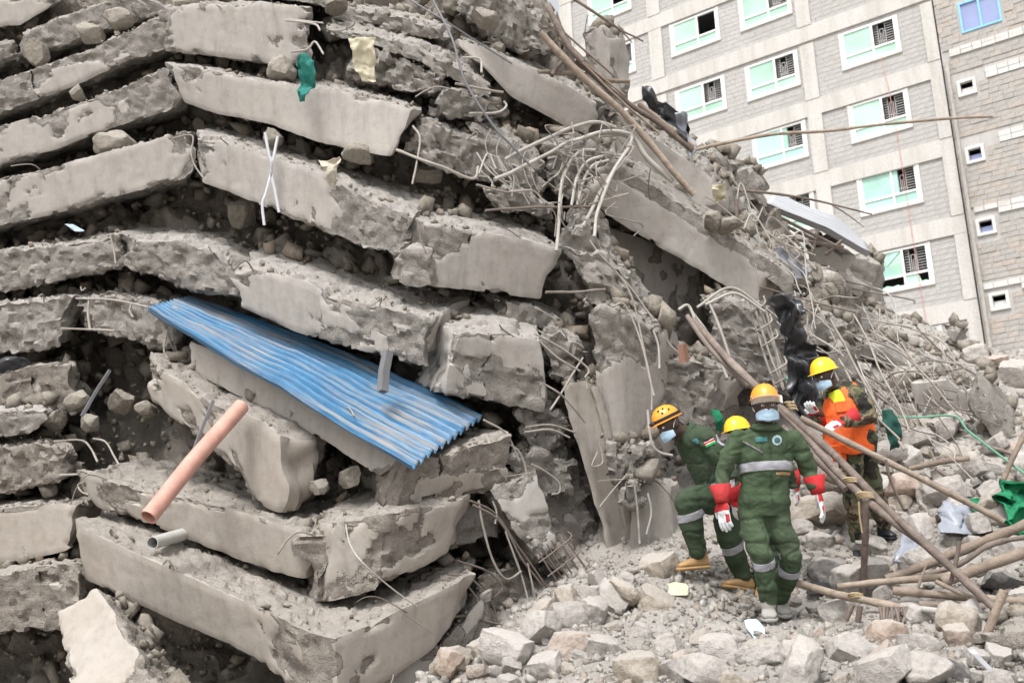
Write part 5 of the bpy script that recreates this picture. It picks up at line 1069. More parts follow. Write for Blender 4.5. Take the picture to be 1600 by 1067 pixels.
# tangle of thin bars on the right slope
for i in range(92):
    x, y = SG.uniform(1225, 1510), 0; y = np.interp(x, [1240, 1340, 1420, 1500], [420, 480, 510, 560]) + SG.uniform(0, 170)
    d = 10.6 if x < 1300 else hit(x, min(y + 20, 760)); d = min(d, 16) - .25; L_ = SG.uniform(50, 170); a = SG.normal(.75, .45)
    dx, dy = math.cos(a) * L_, math.sin(a) * L_; b = SG.normal(0, .12, 2) * L_
    rod('rebar', 'thin bent bar sprawling over the far slope behind the soldier', 'rebar', [(x - dx * .5, y - dy * .5, d + .5), (x + b[0], y + b[1], d - .1), (x + dx * .5, y + dy * .5, max(d - .7, 9.4))], SG.uniform(.8, 1.9), [REBAR, RUST, PIPEM, REBAR][i % 4], group='thin bars over the far slope')
for lab, pts, r in [('long thin bar sweeping right of the soldier down the slope', [(1320, 520, 12), (1400, 548, 11.5), (1450, 590, 11), (1490, 640, 10.5)], 2), ('straight thin bar right of the soldier shoulder', [(1335, 490, 12), (1380, 590, 10.6), (1420, 680, 10)], 1.9), ('pale flat bar leaning behind the soldier arm', [(1296, 500, 11.5), (1340, 590, 10.6), (1410, 700, 9.8)], 2.6), ('thin bar crossing the far slope near the skyline', [(1330, 452, 14), (1420, 468, 14), (1430, 476, 14)], 2), ('dark bar standing behind the soldier', [(1310, 560, 10.5), (1360, 640, 10), (1404, 688, 9.8)], 2.2)]:
    rod('rebar', lab, 'rebar', pts, r, REBAR)
for i in range(26):     # wires at the bar bundle
    x, y = SG.uniform(870, 980), SG.uniform(190, 320)
    rod('wire', 'thin tangled tie wire around the bundle of bent bars', 'wire', [(x, y, -.3), (x + SG.uniform(-25, 25), y + SG.uniform(-5, 25), -.4), (x + SG.uniform(-40, 40), y + SG.uniform(5, 60), -.25), (x + SG.uniform(-45, 45), y + SG.uniform(10, 80), -.2)], 1.1, REBAR, o=0, group='tie wires around the bundle of bent bars', seg=5)
for i in range(16):
    x, y = SG.uniform(1090, 1230), SG.uniform(285, 400); y = max(y, 250 + (x - 1080) * .95)
    rod('wire', 'thin wire tangled on the rubble above the diagonal slab', 'wire', [(x, y, .25), (x + SG.uniform(5, 40), y + SG.uniform(-30, 20), .2), (x + SG.uniform(20, 80), y + SG.uniform(-10, 60), .25)], 1.3, [REBAR, PIPEM][i % 2], o=0, group='wires above the diagonal slab', seg=5)

for i in range(64):     # wires and bar stubs poking from broken edges
    T, K, H, amount = TOPS[SG.integers(0, min(len(TOPS), 62))]; q = T[SG.integers(2, len(T) - 2)] + np.array([0, 0, .01]); L_ = SG.uniform(.12, .42)
    a = SG.normal(size=3) * (1, .5, .6) + np.array([0, -.9, .15]); a /= np.linalg.norm(a); b = SG.normal(size=3) * .4 + np.array([0, 0, -.6])
    v, f = tube([q - a * .06, q + a * L_ * .4, q + a * L_ * .75 + b * L_ * .25, q + a * L_ + b * L_ * .6], SG.uniform(.004, .008), 6, 5)
    tag(recenter(link('wire', mesh('wire', v, f, [REBAR, RUST][i % 2]))), 'short bent wire or bar stub poking from a broken slab edge', 'wire', 'wire stubs on the broken slab edges')
# ------------------------------------------------------------ people
def nrm(v): v = np.asarray(v, float); return v / (np.linalg.norm(v) + 1e-12)
SKIN = plain('dark_skin', (.058, .034, .024), .45, .15, 20, .4)
OVERALL = cloth('green_coverall', (.056, .084, .047), .2, .7); OVERALL2 = cloth('dark_green_coverall', (.045, .066, .040), .2, .7)
REFL = plain('grey_reflective_tape', (.30, .30, .33), .4, .08, 20, .5); MASKB = plain('pale_blue_mask', (.38, .53, .66), .85, .06)
ORANGE = plain('orange_helmet_shell', (.86, .30, .03), .3, .05, 5, .5); YELLOW = plain('yellow_helmet_shell', (.82, .50, .02), .3, .05, 5, .5); VEST = cloth('orange_vest', (.86, .145, .035), .12, .6); VESTY = plain('lime_tape', (.72, .80, .05), .5, .05)
LENS = plain('clear_goggle_lens', (.92, .80, .68), .06, .03, 4, .6); LENS.node_tree.nodes['Principled BSDF'].inputs['Transmission Weight'].default_value = .88; LENS.node_tree.nodes['Principled BSDF'].inputs['IOR'].default_value = 1.12; BLACKR = plain('black_rubber', (.02, .02, .022), .6, .2)
REDG = cloth('red_glove', (.42, .028, .032), .15); WHITEG = cloth('white_glove', (.58, .60, .61), .1); TANB = cloth('tan_boot_leather', (.36, .23, .11), .15); GREYB = cloth('dusty_grey_boot', (.30, .29, .27), .15); BLKB = plain('black_boot_leather', (.022, .023, .027), .35, .3, 12, .5)
BADGE = plain('pale_badge', (.42, .50, .52), .8, .1); TEALB = plain('teal_badge', (.05, .16, .17), .8, .1); FLAGR = plain('flag_red', (.45, .03, .03), .8, .05); FLAGG = plain('flag_green', (.02, .25, .07), .8, .05); FLAGK = plain('flag_black', (.015, .015, .015), .8, .05); FLAGW = plain('flag_white', (.7, .7, .7), .8, .05)
def camo():
    m = Mat('camouflage_cloth', rough=.9, spec=.15); a = m.noise(5.5, 3, .5, .8); b = m.noise(8, 3, .5, .6, None)
    c = m.ramp(a, [(0, (.035, .03, .026)), (.42, (.075, .085, .045)), (.52, (.17, .135, .09)), (.60, (.06, .042, .03))], 'CONSTANT'); c = m.mix(m.ramp(b, [(0, (0, 0, 0)), (.6, (1, 1, 1))], 'CONSTANT'), c, (.022, .021, .02)); m.col(c)
    m.bump(m.noise(9, 5, .6, .6), .6, .03); return m.m
CAMO = camo()
def ellipsoid(mb, c, ax, ay, az_, n=12):
    u = np.linspace(0, math.pi, n + 1)[1:-1]; ph = np.arange(2 * n) * math.pi / n; v = [c + az_]
    for t in u:
        for q in ph: v.append(c + az_ * math.cos(t) + (ax * math.cos(q) + ay * math.sin(q)) * math.sin(t))
    v.append(c - az_); m = 2 * n; f = [(0, 1 + j, 1 + (j + 1) % m) for j in range(m)]
    for i in range(n - 2): f += [(1 + i * m + j, 1 + (i + 1) * m + j, 1 + (i + 1) * m + (j + 1) % m, 1 + i * m + (j + 1) % m) for j in range(m)]
    b = 1 + (n - 2) * m; f += [(b + j, len(v) - 1, b + (j + 1) % m) for j in range(m)]
    if np.dot(np.cross(ax, ay), az_) < 0: f = [q[::-1] for q in f]
    mb.add(v, f)
def ball(mb, c, r, n=8): ellipsoid(mb, np.asarray(c), np.array([r, 0, 0]), np.array([0, r, 0]), np.array([0, 0, r]), n)
def limb(mb, pts, rs, seg=14):
    for i in range(len(pts) - 1):
        v, f = tube([pts[i], pts[i + 1]], [rs[i], rs[i + 1]], seg, 3); mb.add(v, f)
    for p, r in zip(pts, rs): ball(mb, p, r)
def loft(mb, rings, side, seg=20):
    """rings: (centre, half width along side, half depth)"""
    c = np.array([r[0] for r in rings]); t = np.gradient(c, axis=0); v = []; ph = np.arange(seg) * 2 * math.pi / seg
    for i, r in enumerate(rings):
        s = np.asarray(side, float) if np.ndim(side) == 1 else np.asarray(side[i], float); a = nrm(t[i]); s = nrm(s - a * (s @ a)); b = np.cross(a, s)
        se = 2.5; cs, sn = np.cos(ph), np.sin(ph); k = (abs(cs) ** se + abs(sn) ** se) ** (-1 / se)
        v.append(r[0] + (k * cs)[:, None] * s * r[1] + (k * sn)[:, None] * b * r[2])
    n = len(rings); f = [(i * seg + j, i * seg + (j + 1) % seg, (i + 1) * seg + (j + 1) % seg, (i + 1) * seg + j) for i in range(n - 1) for j in range(seg)]
    f += [tuple(range(seg))[::-1], tuple((n - 1) * seg + j for j in range(seg))]; mb.add(np.concatenate(v), f)
def fuse(mb, voxel, it=4, name='body'):
    me = bpy.data.meshes.new(name); me.from_pydata([tuple(q) for q in np.concatenate(mb.v)], [], mb.f)
    o = bpy.data.objects.new('fuse', me); C.objects.link(o)
    r = o.modifiers.new('r', 'REMESH'); r.mode = 'VOXEL'; r.voxel_size = voxel; r.use_smooth_shade = True
    if it: s = o.modifiers.new('s', 'SMOOTH'); s.factor = .5; s.iterations = it
    dg = bpy.context.evaluated_depsgraph_get(); m2 = bpy.data.meshes.new_from_object(o.evaluated_get(dg)); m2.name = name
    bpy.data.objects.remove(o); bpy.data.meshes.remove(me)
    m2.polygons.foreach_set('use_smooth', [True] * len(m2.polygons)); return m2
def coords(me): a = np.empty(len(me.vertices) * 3); me.vertices.foreach_get('co', a); return a.reshape(-1, 3)
def normals(me): a = np.empty(len(me.vertices) * 3); me.vertices.foreach_get('normal', a); return a.reshape(-1, 3)
def child(name, me, root, mats=()):
    for m in mats: me.materials.append(m)
    o = link(name, me, root); p = np.array(root.location) 
    q = root
    while q.parent is not None: q = q.parent; p = p + np.array(q.location)
    o.location = -p; return o
def patch(name, me, root, mat, planes, off=.005, thick=.004):
    b = bmesh.new(); b.from_mesh(me)
    for co, no in planes: bmesh.ops.bisect_plane(b, geom=b.verts[:] + b.edges[:] + b.faces[:], plane_co=Vector(co), plane_no=Vector(no), clear_outer=True)
    if not b.faces: b.free(); return None
    b.normal_update(); 
    for v in b.verts: v.co += v.normal * off
    m = bpy.data.meshes.new(name); b.to_mesh(m); b.free(); m.materials.clear()
    m.polygons.foreach_set('material_index', [0] * len(m.polygons)); m.polygons.foreach_set('use_smooth', [True] * len(m.polygons))
    o = child(name, m, root, [mat]); s = o.modifiers.new('thick', 'SOLIDIFY'); s.thickness = thick; s.offset = -1; return o
def slabp(c, a, h): a = nrm(a); c = np.asarray(c); return [(c + a * h, a), (c - a * h, -a)]
def around(c, a, R):
    a = nrm(a); s = nrm(np.cross(a, (.3, .9, .2))); b = np.cross(a, s); return [(c + s * R, s), (c - s * R, -s), (c + b * R, b), (c - b * R, -b)]
def disc(c, n, r, k=10):
    n = nrm(n); s = nrm(np.cross(n, (0, 0, 1))); b = np.cross(n, s); pl = [(c + (s * math.cos(t) + b * math.sin(t)) * r, s * math.cos(t) + b * math.sin(t)) for t in np.arange(k) * 2 * math.pi / k]
    return pl + [(c - n * .05, -n)]
def head(mb, c, up, fwd, neck):
    up = nrm(up); fwd = nrm(fwd - up * (np.dot(fwd, up))); sd = np.cross(fwd, up)
    ellipsoid(mb, c + up * .02, sd * .076, fwd * .096, up * .105)
    ellipsoid(mb, c - up * .055 + fwd * .022, sd * .058, fwd * .07, up * .062)
    ellipsoid(mb, c - up * .02 + fwd * .098, sd * .016, fwd * .02, up * .026, 8)          # nose
    ellipsoid(mb, c + up * .022 + fwd * .08, sd * .05, fwd * .02, up * .014, 8)            # brow
    for s in (-1, 1): ellipsoid(mb, c + sd * .078 * s - fwd * .01 - up * .01, sd * .014, fwd * .022, up * .034, 8)   # ears
    limb(mb, [c - up * .06 - fwd * .02, neck], [.056, .062]); return sd
def face(root, me, c, up, fwd, mask=True):
    up = nrm(up); fwd = nrm(fwd - up * np.dot(fwd, up)); sd = np.cross(fwd, up)
    for s in (-1, 1):
        m = MB(); ellipsoid(m, c + sd * .032 * s + fwd * .084 + up * .004, sd * .014, fwd * .012, up * .009, 6); child('eye', m.mesh('eye', None, True), root, [FLAGW])
        m2 = MB(); ellipsoid(m2, c + sd * .032 * s + fwd * .093 + up * .004, sd * .006, fwd * .005, up * .006, 6); child('pupil', m2.mesh('pupil', None, True), root, [FLAGK])
    if mask:
        m = MB(); rings = []
        for k in range(9):
            t = k / 8 * 2 - 1; a = t * 1.25
            cen = c - up * .068 + fwd * (.008 + .096 * math.cos(a)) + sd * (.082 * math.sin(a)); hh = .046 - .02 * abs(t) ** 1.5
            rings.append((cen, hh, .007))
        loft(m, rings, up, 12); o = child('face_mask', m.mesh('face_mask', None, True), root, [MASKB])
        m3 = MB(); ellipsoid(m3, c - up * .069 + fwd * .076, sd * .056, fwd * .042, up * .046, 10); child('mask_front', m3.mesh('mask_front', None, True), o, [MASKB])
        for s in (-1, 1):
            v, f = tube([c - up * .03 + fwd * .03 + sd * .084 * s, c + fwd * .01 + sd * .09 * s + up * .0, c - fwd * .02 + sd * .09 * s + up * .02], .0025, 5); m4 = MB(); m4.add(v, f); child('ear_loop', m4.mesh('ear_loop', None, True), o, [FLAGW])
def helmet(root, c, up, fwd, mat, size=1.0, ridges=True, vents=False, name='helmet'):
    up = nrm(up); fwd = nrm(fwd - up * np.dot(fwd, up)); sd = np.cross(fwd, up); N = 40
    prof = [(.02, 1.0), (.25, .975), (.48, .89), (.68, .75), (.84, .55), (.94, .32), (.985, .1), (1.0, 0.0), (1.03, -.02), (1.12, -.05), (1.13, -.09), (1.09, -.10), (.96, -.05), (.93, .08), (.8, .5), (.3, .9), (.02, .93)]
    v = []
    for r, z in prof:
        for j in range(N):
            t = j * 2 * math.pi / N; br = 1 + (.16 * max(0, math.cos(t)) ** 2 if r > 1.02 else 0); k = r * br
            rg_ = 1 + (.035 * sum(math.exp(-((math.sin(t) * r - o_) / .07) ** 2) for o_ in (-.32, 0, .32)) if ridges and z > .05 and r < .99 else 0)
            v.append(c + (fwd * (.140 * math.cos(t)) + sd * (.118 * math.sin(t))) * size * k + up * (.132 * z * size * rg_))
    f = [(i * N + j, (i + 1) * N + j, (i + 1) * N + (j + 1) % N, i * N + (j + 1) % N) for i in range(len(prof) - 1) for j in range(N)]
    f += [tuple(range(N)), tuple((len(prof) - 1) * N + j for j in range(N))[::-1]]
    o = child(name, mesh(name, v, f, None, True, 50), root, [mat])
    if vents:
        for tt, zz in [(.7, .72), (1.2, .74), (-.7, .72), (-1.2, .74), (1.0, .5), (1.6, .55), (-1.0, .5), (-1.6, .55)]:
            r = math.sqrt(max(0, 1 - zz ** 2)) * 1.02; p = c + (fwd * .14 * math.cos(tt) + sd * .118 * math.sin(tt)) * r * size + up * .134 * zz * size; m = MB(); ball(m, p, .009, 6); child('vent_hole', m.mesh('vent_hole', None, True), o, [BLACKR])
    return o, sd
def strap(root, c, up, fwd, z, h, k, mat, name, a0=-math.pi, a1=math.pi, thick=.004, fo=.14, so_=.118, n=40):
    up = nrm(up); fwd = nrm(fwd - up * np.dot(fwd, up)); sd = np.cross(fwd, up); v = []
    for j in range(n + 1):
        t = a0 + (a1 - a0) * j / n; e = fwd * fo * math.cos(t) + sd * so_ * math.sin(t)
        for kk, zz in ((k, z - h), (k, z + h), (k + thick / .12, z + h), (k + thick / .12, z - h)): v.append(c + e * kk + up * zz)
    f = [(j * 4 + q, j * 4 + (q + 1) % 4, j * 4 + 4 + (q + 1) % 4, j * 4 + 4 + q) for j in range(n) for q in range(4)] + [(3, 2, 1, 0), (n * 4, n * 4 + 1, n * 4 + 2, n * 4 + 3)]
    return child(name, mesh(name, v, f, None, True, 40), root, [mat])
def glove(root, wrist, d, pn, thumb, curl=.5, size=1.0, cuff=.11, spread=.06):
    """thumb: +1/-1 picks the side; pn: the way the palm faces"""
    y = nrm(d); z = nrm(pn - y * np.dot(pn, y)); x = np.cross(y, z) * thumb; mb = MB(); s = size; w0 = np.asarray(wrist) + y * .012
    ellipsoid(mb, w0 + y * .05 * s, x * .046 * s, z * .021 * s, y * .055 * s)
    for i, (off, L_) in enumerate(((.033, .076), (.011, .086), (-.011, .080), (-.032, .064))):
        b = w0 + y * .09 * s + x * off * s; q = nrm(y + x * spread * (off / .03)); p1 = b + q * L_ * .45 * s; q2 = nrm(q + z * curl * (.7 + .1 * i)); p2 = p1 + q2 * L_ * .33 * s; q3 = nrm(q2 + z * curl * (.9 + .1 * i)); p3 = p2 + q3 * L_ * .26 * s
        limb(mb, [w0 + y * .05 * s + x * off * .8 * s, b, p1, p2, p3], [.013 * s, .0135 * s, .0125 * s, .0115 * s, .010 * s], 10)
    tb = w0 + y * .03 * s + x * .036 * s; q = nrm(y * .65 + x * .75 + z * .25); p1 = tb + q * .042 * s; q2 = nrm(y + x * .3 + z * .4); p2 = p1 + q2 * .036 * s
    limb(mb, [tb - x * .015, tb, p1, p2], [.016 * s, .016 * s, .0135 * s, .011 * s], 10)
    me = fuse(mb, .0045, 2, 'glove'); me.materials.append(WHITEG); me.materials.append(REDG)
    ce = np.empty(len(me.polygons) * 3); me.polygons.foreach_get('center', ce); l = (ce.reshape(-1, 3) - w0); a, b, c_ = l @ y / s, l @ z / s, l @ x / s
    red = ((b < .004) & (a < .062)) | ((b < -.003) & (a > .085) & (a < .13) & (c_ < -.02)) | (a < .008)
    me.polygons.foreach_set('material_index', red.astype(np.int32)); o = child('glove', me, root)
    m = MB(); v, f = tube([w0 + y * .018, w0 - y * .02, w0 - y * cuff], [.040 * s, .044 * s, .066 * s], 20, smooth=False, hollow=.92); m.add(v, f); child('glove_cuff', m.mesh('glove_cuff', None, True), o, [REDG])
    return o
def boot(root, ankle, heel, toe, mat, up=(0, 0, 1), w=.048, shaft=.075, hs=.11):
    f = nrm(np.asarray(toe) - heel); u = nrm(np.asarray(up) - f * np.dot(up, f)); s = np.cross(f, u); L_ = np.linalg.norm(np.asarray(toe) - heel); mb = MB()
    secs = [(0, .034, .085), (.15, .04, .09), (.35, .038, .085), (.55, .043, .068), (.75, .05, .052), (.9, .045, .04), (1.0, .03, .03)]
    loft(mb, [(heel + f * L_ * t + u * h * .5, ww * w / .048, h * .55) for t, ww, h in secs], s, 16)
    limb(mb, [heel + f * L_ * .2 + u * .06, np.asarray(ankle)], [.05, shaft * .8])
    me = fuse(mb, .009, 3, 'boot'); o = child('boot', me, root, [mat])
    m = MB(); loft(m, [(heel + f * L_ * t - u * .006, ww * w / .048 * 1.08, .015) for t, ww in ((-.03, .03), (.1, .041), (.35, .038), (.7, .051), (.9, .046), (1.03, .026))], s, 14); child('sole', m.mesh('sole', None, True), o, [BLACKR if mat is BLKB else mat])
    return o
def finish_body(mb, root, mats, classify, voxel=.0105, wr=.007, seed=3, skinfn=None):
    me = fuse(mb, voxel, 5, 'body'); V = coords(me); N_ = normals(me)
    sk = skinfn(V) if skinfn is not None else np.zeros(len(V), bool)
    fold = fbm(V * (1, 1, 1.7) + seed, 9, 3, seed) * wr + np.abs(fbm(V * (1.2, 1.2, 2.4) + seed, 5.5, 2, seed + 3)) * wr * 1.2 - wr * .4 - np.clip(.16 - np.abs(fbm(V * (1, 1, 1.5) + seed * 2, 4.2, 2, seed + 7)), 0, .16) / .16 * wr * 1.5 + (fbm(V * (.6, .6, 3.2), 6, 2, seed + 11)) * wr * .7
    V = V + N_ * np.where(sk, 0, fold)[:, None]; me.vertices.foreach_set('co', V.ravel())
    for m in mats: me.materials.append(m)
    ce = np.empty(len(me.polygons) * 3); me.polygons.foreach_get('center', ce); me.polygons.foreach_set('material_index', classify(ce.reshape(-1, 3)).astype(np.int32)); me.update()
    return me

# ---- the man walking down the mound
D1 = 7.4; J = lambda x, y, o=0.0: P(x, y, D1 + o)
SIDE = np.array([1.0, -.05, 0]); FACE = np.array([-.05, -1.0, -.34])
per = empty('person', J(1203, 968), label='man in green coverall and orange helmet with goggles walking down the mound', cat='person')
mb = MB(); hc = J(1196, 638, -.03); hup = np.array([0, .05, 1.0]); sdh = head(mb, hc, hup, FACE, J(1197, 676))
loft(mb, [(J(1197, 663), .075, .075), (J(1197, 670), .13, .09), (J(1197, 682), .188, .105), (J(1196, 712), .192, .12), (J(1195, 738), .176, .12), (J(1194, 760), .172, .118), (J(1194, 783), .186, .125), (J(1194, 803), .17, .118)], SIDE)
limb(mb, [J(1154, 685), J(1139, 714), J(1131, 737, .02), J(1128, 766, -.04)], [.070, .069, .061, .053])
limb(mb, [J(1239, 684), J(1254, 712), J(1263, 734, .02), J(1273, 757, -.06)], [.070, .068, .060, .053])
limb(mb, [J(1174, 800), J(1178, 832, -.04), J(1190, 866, -.10), J(1196, 905, -.06), J(1201, 944, -.02)], [.1, .098, .083, .077, .062])
limb(mb, [J(1213, 800), J(1223, 834, -.02), J(1237, 868, -.02), J(1229, 905, .12), J(1216, 940, .24)], [.1, .097, .083, .076, .060])
neckz = J(1197, 664)[2]
cls = lambda c: ((c[:, 2] > neckz) & (np.hypot(c[:, 0] - hc[0], c[:, 1] - hc[1]) < .14)).astype(int)
b1 = finish_body(mb, per, [OVERALL, SKIN], cls, skinfn=lambda V: V[:, 2] > neckz)
child('body', b1, per); face(per, b1, hc, hup, FACE)
hel, _ = helmet(per, hc + np.array([0, 0, .066]), hup, FACE, ORANGE, .86)
strap(per, hc + np.array([0, -.015, .06]), hup, FACE, -.022, .030, .98, LENS, 'goggles', -1.15, 1.15, .008)
strap(per, hc + np.array([0, -.015, .06]), hup, FACE, -.054, .004, .985, BLACKR, 'goggle_rim', -1.17, 1.17, .011)
strap(per, hc + np.array([0, 0, .06]), hup, FACE, -.01, .012, .92, BLACKR, 'goggle_strap', 1.1, 2 * math.pi - 1.1, .006)
patch('waist_band', b1, per, REFL, slabp(J(1195, 732), (0, .05, 1), .031) + around(J(1195, 732), (0, 0, 1), .262)[:0] + [(J(1146, 732), (-1, 0, 0)), (J(1243, 732), (1, 0, 0))])
for p, q in ((J(1192, 880, -.09), J(1196, 905, -.06)), (J(1233, 887, .06), J(1229, 905, .12))): patch('leg_band', b1, per, REFL, slabp(p, q - p, .028) + around(p, q - p, .125))
m = MB(); v, f = tube([J(1197, 661, -.01), J(1197, 670, -.01)], [.086, .125], 22, smooth=False, hollow=.93); m.add(v, f); child('collar', m.mesh('collar', None, True), per, [OVERALL])
patch('zipper', b1, per, OVERALL2, [(J(1199.5, 730), (1, 0, 0)), (J(1196.5, 730), (-1, 0, 0)), (J(1197, 680), (0, 0, 1)), (J(1197, 790), (0, 0, -1)), (J(1197, 730, .02), (0, 1, 0))], .004)
bc = J(1216, 668 + 0, -.1); bc = J(1215, 687, -.12)
patch('badge', b1, per, BADGE, disc(bc, (.15, -1, .1), .034), .004); patch('badge_centre', b1, per, TEALB, disc(bc, (.15, -1, .1), .019), .007)
patch('name_tape', b1, per, TEALB, [(J(1193.5, 690), (1, 0, 0)), (J(1176, 690), (-1, 0, 0)), (J(1185, 686), (0, 0, 1)), (J(1185, 694), (0, 0, -1)), (J(1185, 690, .0), (0, 1, 0))], .004)
for a, bq in ((J(1156, 690), J(1183, 709)), (J(1238, 694), J(1222, 707))):
    ax = nrm(bq - a); ct = (a + bq) / 2; pn_ = nrm(np.cross(ax, (0, 1, 0))); patch('pocket_zip', b1, per, GREYM if a[0] < bq[0] else OVERALL2, slabp(ct, ax, np.linalg.norm(bq - a) / 2) + slabp(ct, pn_, .006) + [(ct, (0, 1, 0))], .005)
patch('belt_tab', b1, per, TANB, [(J(1234, 742), (1, 0, 0)), (J(1206, 742), (-1, 0, 0)), (J(1220, 740), (0, 0, 1)), (J(1220, 744.5), (0, 0, -1)), (J(1220, 742), (0, 1, 0))], .004)
glove(per, J(1128, 779, -.05), J(1133, 815, -.1) - J(1128, 776, -.05), np.array([.75, .5, -.2]), -1, .35, 1.22)
glove(per, J(1277, 765, -.06), J(1286, 800, -.1) - J(1277, 765, -.06), np.array([-.85, .3, -.2]), 1, .35, 1.22)
boot(per, J(1200, 944, -.03), J(1200, 958, .08), J(1203, 968, -.16), GREYB, w=.055)
boot(per, J(1217, 940, .24), J(1220, 950, .33), J(1228, 962, .12), GREYB, w=.052)

# ---- the man bending at the column
D2 = 8.15; J = lambda x, y, o=0.0: P(x, y, D2 + o)
per = empty('person', J(1100, 892), label='man in green coverall and orange helmet with head strap bending down left beside the column', cat='person')
FACE2 = nrm([-.86, -.36, -.42]); hup2 = nrm([-.40, -.1, .9]); SIDE2 = np.array([.35, -.92, 0.15])
mb = MB(); hc = J(1046, 664, -.05); head(mb, hc, hup2, FACE2, J(1074, 676))
loft(mb, [(J(1070, 674), .07, .07), (J(1078, 681), .15, .1), (J(1091, 695), .2, .125), (J(1104, 716), .2, .14), (J(1116, 742), .19, .145), (J(1126, 766), .19, .15), (J(1130, 784), .17, .14)], SIDE2)
limb(mb, [J(1100, 684, -.12), J(1118, 704, -.2), J(1136, 730, -.2), J(1146, 762, -.24)], [.085, .08, .07, .06])
limb(mb, [J(1090, 684, .17), J(1098, 720, .25), J(1106, 752, .25)], [.08, .075, .06])
limb(mb, [J(1116, 782, -.08), J(1094, 778, -.16), J(1074, 782, -.22), J(1080, 820, -.2), J(1090, 858, -.18)], [.112, .108, .1, .094, .078])
limb(mb, [J(1134, 786, .08), J(1134, 812, .06), J(1138, 838, .02), J(1150, 870, .06), J(1160, 900, .1)], [.115, .105, .095, .088, .075])
nk = J(1068, 672); ax_ = nrm(J(1046, 664) - J(1080, 684))
cls = lambda c: (((c - nk) @ ax_) > 0).astype(int)
b2 = finish_body(mb, per, [OVERALL2, SKIN], cls, skinfn=lambda V: ((V - nk) @ ax_) > 0, seed=8)
child('body', b2, per); face(per, b2, hc, hup2, FACE2)
hel, _ = helmet(per, hc + hup2 * .05, hup2, FACE2, ORANGE, .88, ridges=False, vents=True)
strap(per, hc + hup2 * .052, hup2, FACE2, .012, .012, .915, BLACKR, 'head_strap')
m = MB(); ellipsoid(m, hc + hup2 * .06 + FACE2 * .135, np.array([.03, 0, 0]), np.array([0, .025, 0]), np.array([0, 0, .02]), 8); child('head_lamp', m.mesh('head_lamp', None, True), per, [BLACKR])
m = MB(); v, f = tube([J(1068, 673), J(1077, 679)], [.08, .105], 22, smooth=False, hollow=.93); m.add(v, f); child('collar', m.mesh('collar', None, True), per, [OVERALL2])
for p, q in ((J(1075, 805, -.2), J(1082, 826, -.2)), (J(1145, 853, .04), J(1152, 872, .06))): patch('leg_band', b2, per, REFL, slabp(p, q - p, .03) + around(p, q - p, .125) + ([(J(1074, 796), (0, 0, 1))] if p[0] < J(1100, 800)[0] else []))
p = J(1121, 681, -.1); patch('shoulder_band', b2, per, REFL, slabp(J(1122, 690), J(1126, 684) - J(1112, 700), .02) + [(J(1112, 690), (-1, 0, 0)), (J(1122, 704), (0, 0, -1))])
p = J(1122, 752); patch('waist_band', b2, per, REFL, slabp(J(1121, 752), J(1126, 766) - J(1112, 730), .028) + [(J(1136, 752), (1, 0, 0)), (J(1106, 752), (-1, 0, 0)), (J(1121, 752, -.02), (0, 1, 0))])
bc = J(1082, 690, -.2); patch('badge', b2, per, TEALB, disc(bc, (-.6, -.75, .1), .034), .004)
fx = nrm(J(1118, 686) - J(1102, 694)); fy = nrm(np.cross(fx, (0, 1, 0))); fy = fy if fy[2] > 0 else -fy; fc = J(1109, 690, -.25)
for k, (mt, off) in enumerate(((FLAGK, .022), (FLAGW, .0105), (FLAGR, 0), (FLAGW, -.0105), (FLAGG, -.022))):
    h_ = .0085 if mt is not FLAGW else .002; patch('flag_stripe', b2, per, mt, slabp(fc + fy * off, fy, h_) + slabp(fc, fx, .04) + [(J(1109, 690, .0), (0, 1, 0))], .006, .003)
glove(per, J(1147, 776, -.26), J(1152, 806, -.24) - J(1147, 776, -.26), np.array([.8, .4, -.2]), -1, .4, 1.05)
glove(per, J(1107, 760, .25), J(1110, 790, .25) - J(1107, 760, .25), np.array([.8, .4, -.2]), 1, .4, 1.0)
boot(per, J(1091, 858, -.18), J(1106, 884, -.16), J(1060, 888, -.24), TANB, w=.055)
boot(per, J(1160, 898, .1), J(1176, 922, .1), J(1130, 914, -.02), TANB, w=.055)

# ---- the man hidden behind the walking man
D3 = 8.25; J = lambda x, y, o=0.0: P(x, y, D3 + o)
per = empty('person', J(1200, 935), label='man in yellow helmet mostly hidden behind the walking man in goggles', cat='person')
FACE3 = nrm([-.75, -.5, -.35]); mb = MB(); hup3 = np.array([-.15, 0, 1.0]); hc = J(1159, 682); head(mb, hc, hup3, FACE3, J(1168, 706))
loft(mb, [(J(1166, 698), .07, .07), (J(1170, 706), .15, .1), (J(1178, 720), .19, .125), (J(1190, 750), .18, .13), (J(1198, 785), .185, .13), (J(1200, 806), .16, .12)], SIDE)
limb(mb, [J(1154, 715), J(1148, 750), J(1152, 775, .02)], [.075, .07, .06]); limb(mb, [J(1210, 716), J(1232, 735), J(1240, 755)], [.075, .068, .056])
limb(mb, [J(1190, 800), J(1188, 850), J(1190, 905)], [.105, .09, .07]); limb(mb, [J(1210, 800), J(1216, 850), J(1216, 905)], [.105, .09, .07])
nk3 = J(1164, 699)[2]; b3 = finish_body(mb, per, [OVERALL2, SKIN], lambda c: (c[:, 2] > nk3).astype(int), skinfn=lambda V: V[:, 2] > nk3, seed=12); child('body', b3, per)
face(per, b3, hc, hup3, FACE3); helmet(per, hc + np.array([-.03, 0, .055]), hup3, nrm([-.7, -.6, -.2]), YELLOW, .86)
glove(per, J(1242, 752), J(1248, 782) - J(1241, 748), np.array([-.8, .4, -.2]), 1, .5, 1.05); glove(per, J(1152, 776, .02), J(1154, 800) - J(1152, 776), np.array([.8, .4, -.2]), -1, .5, 1.0)
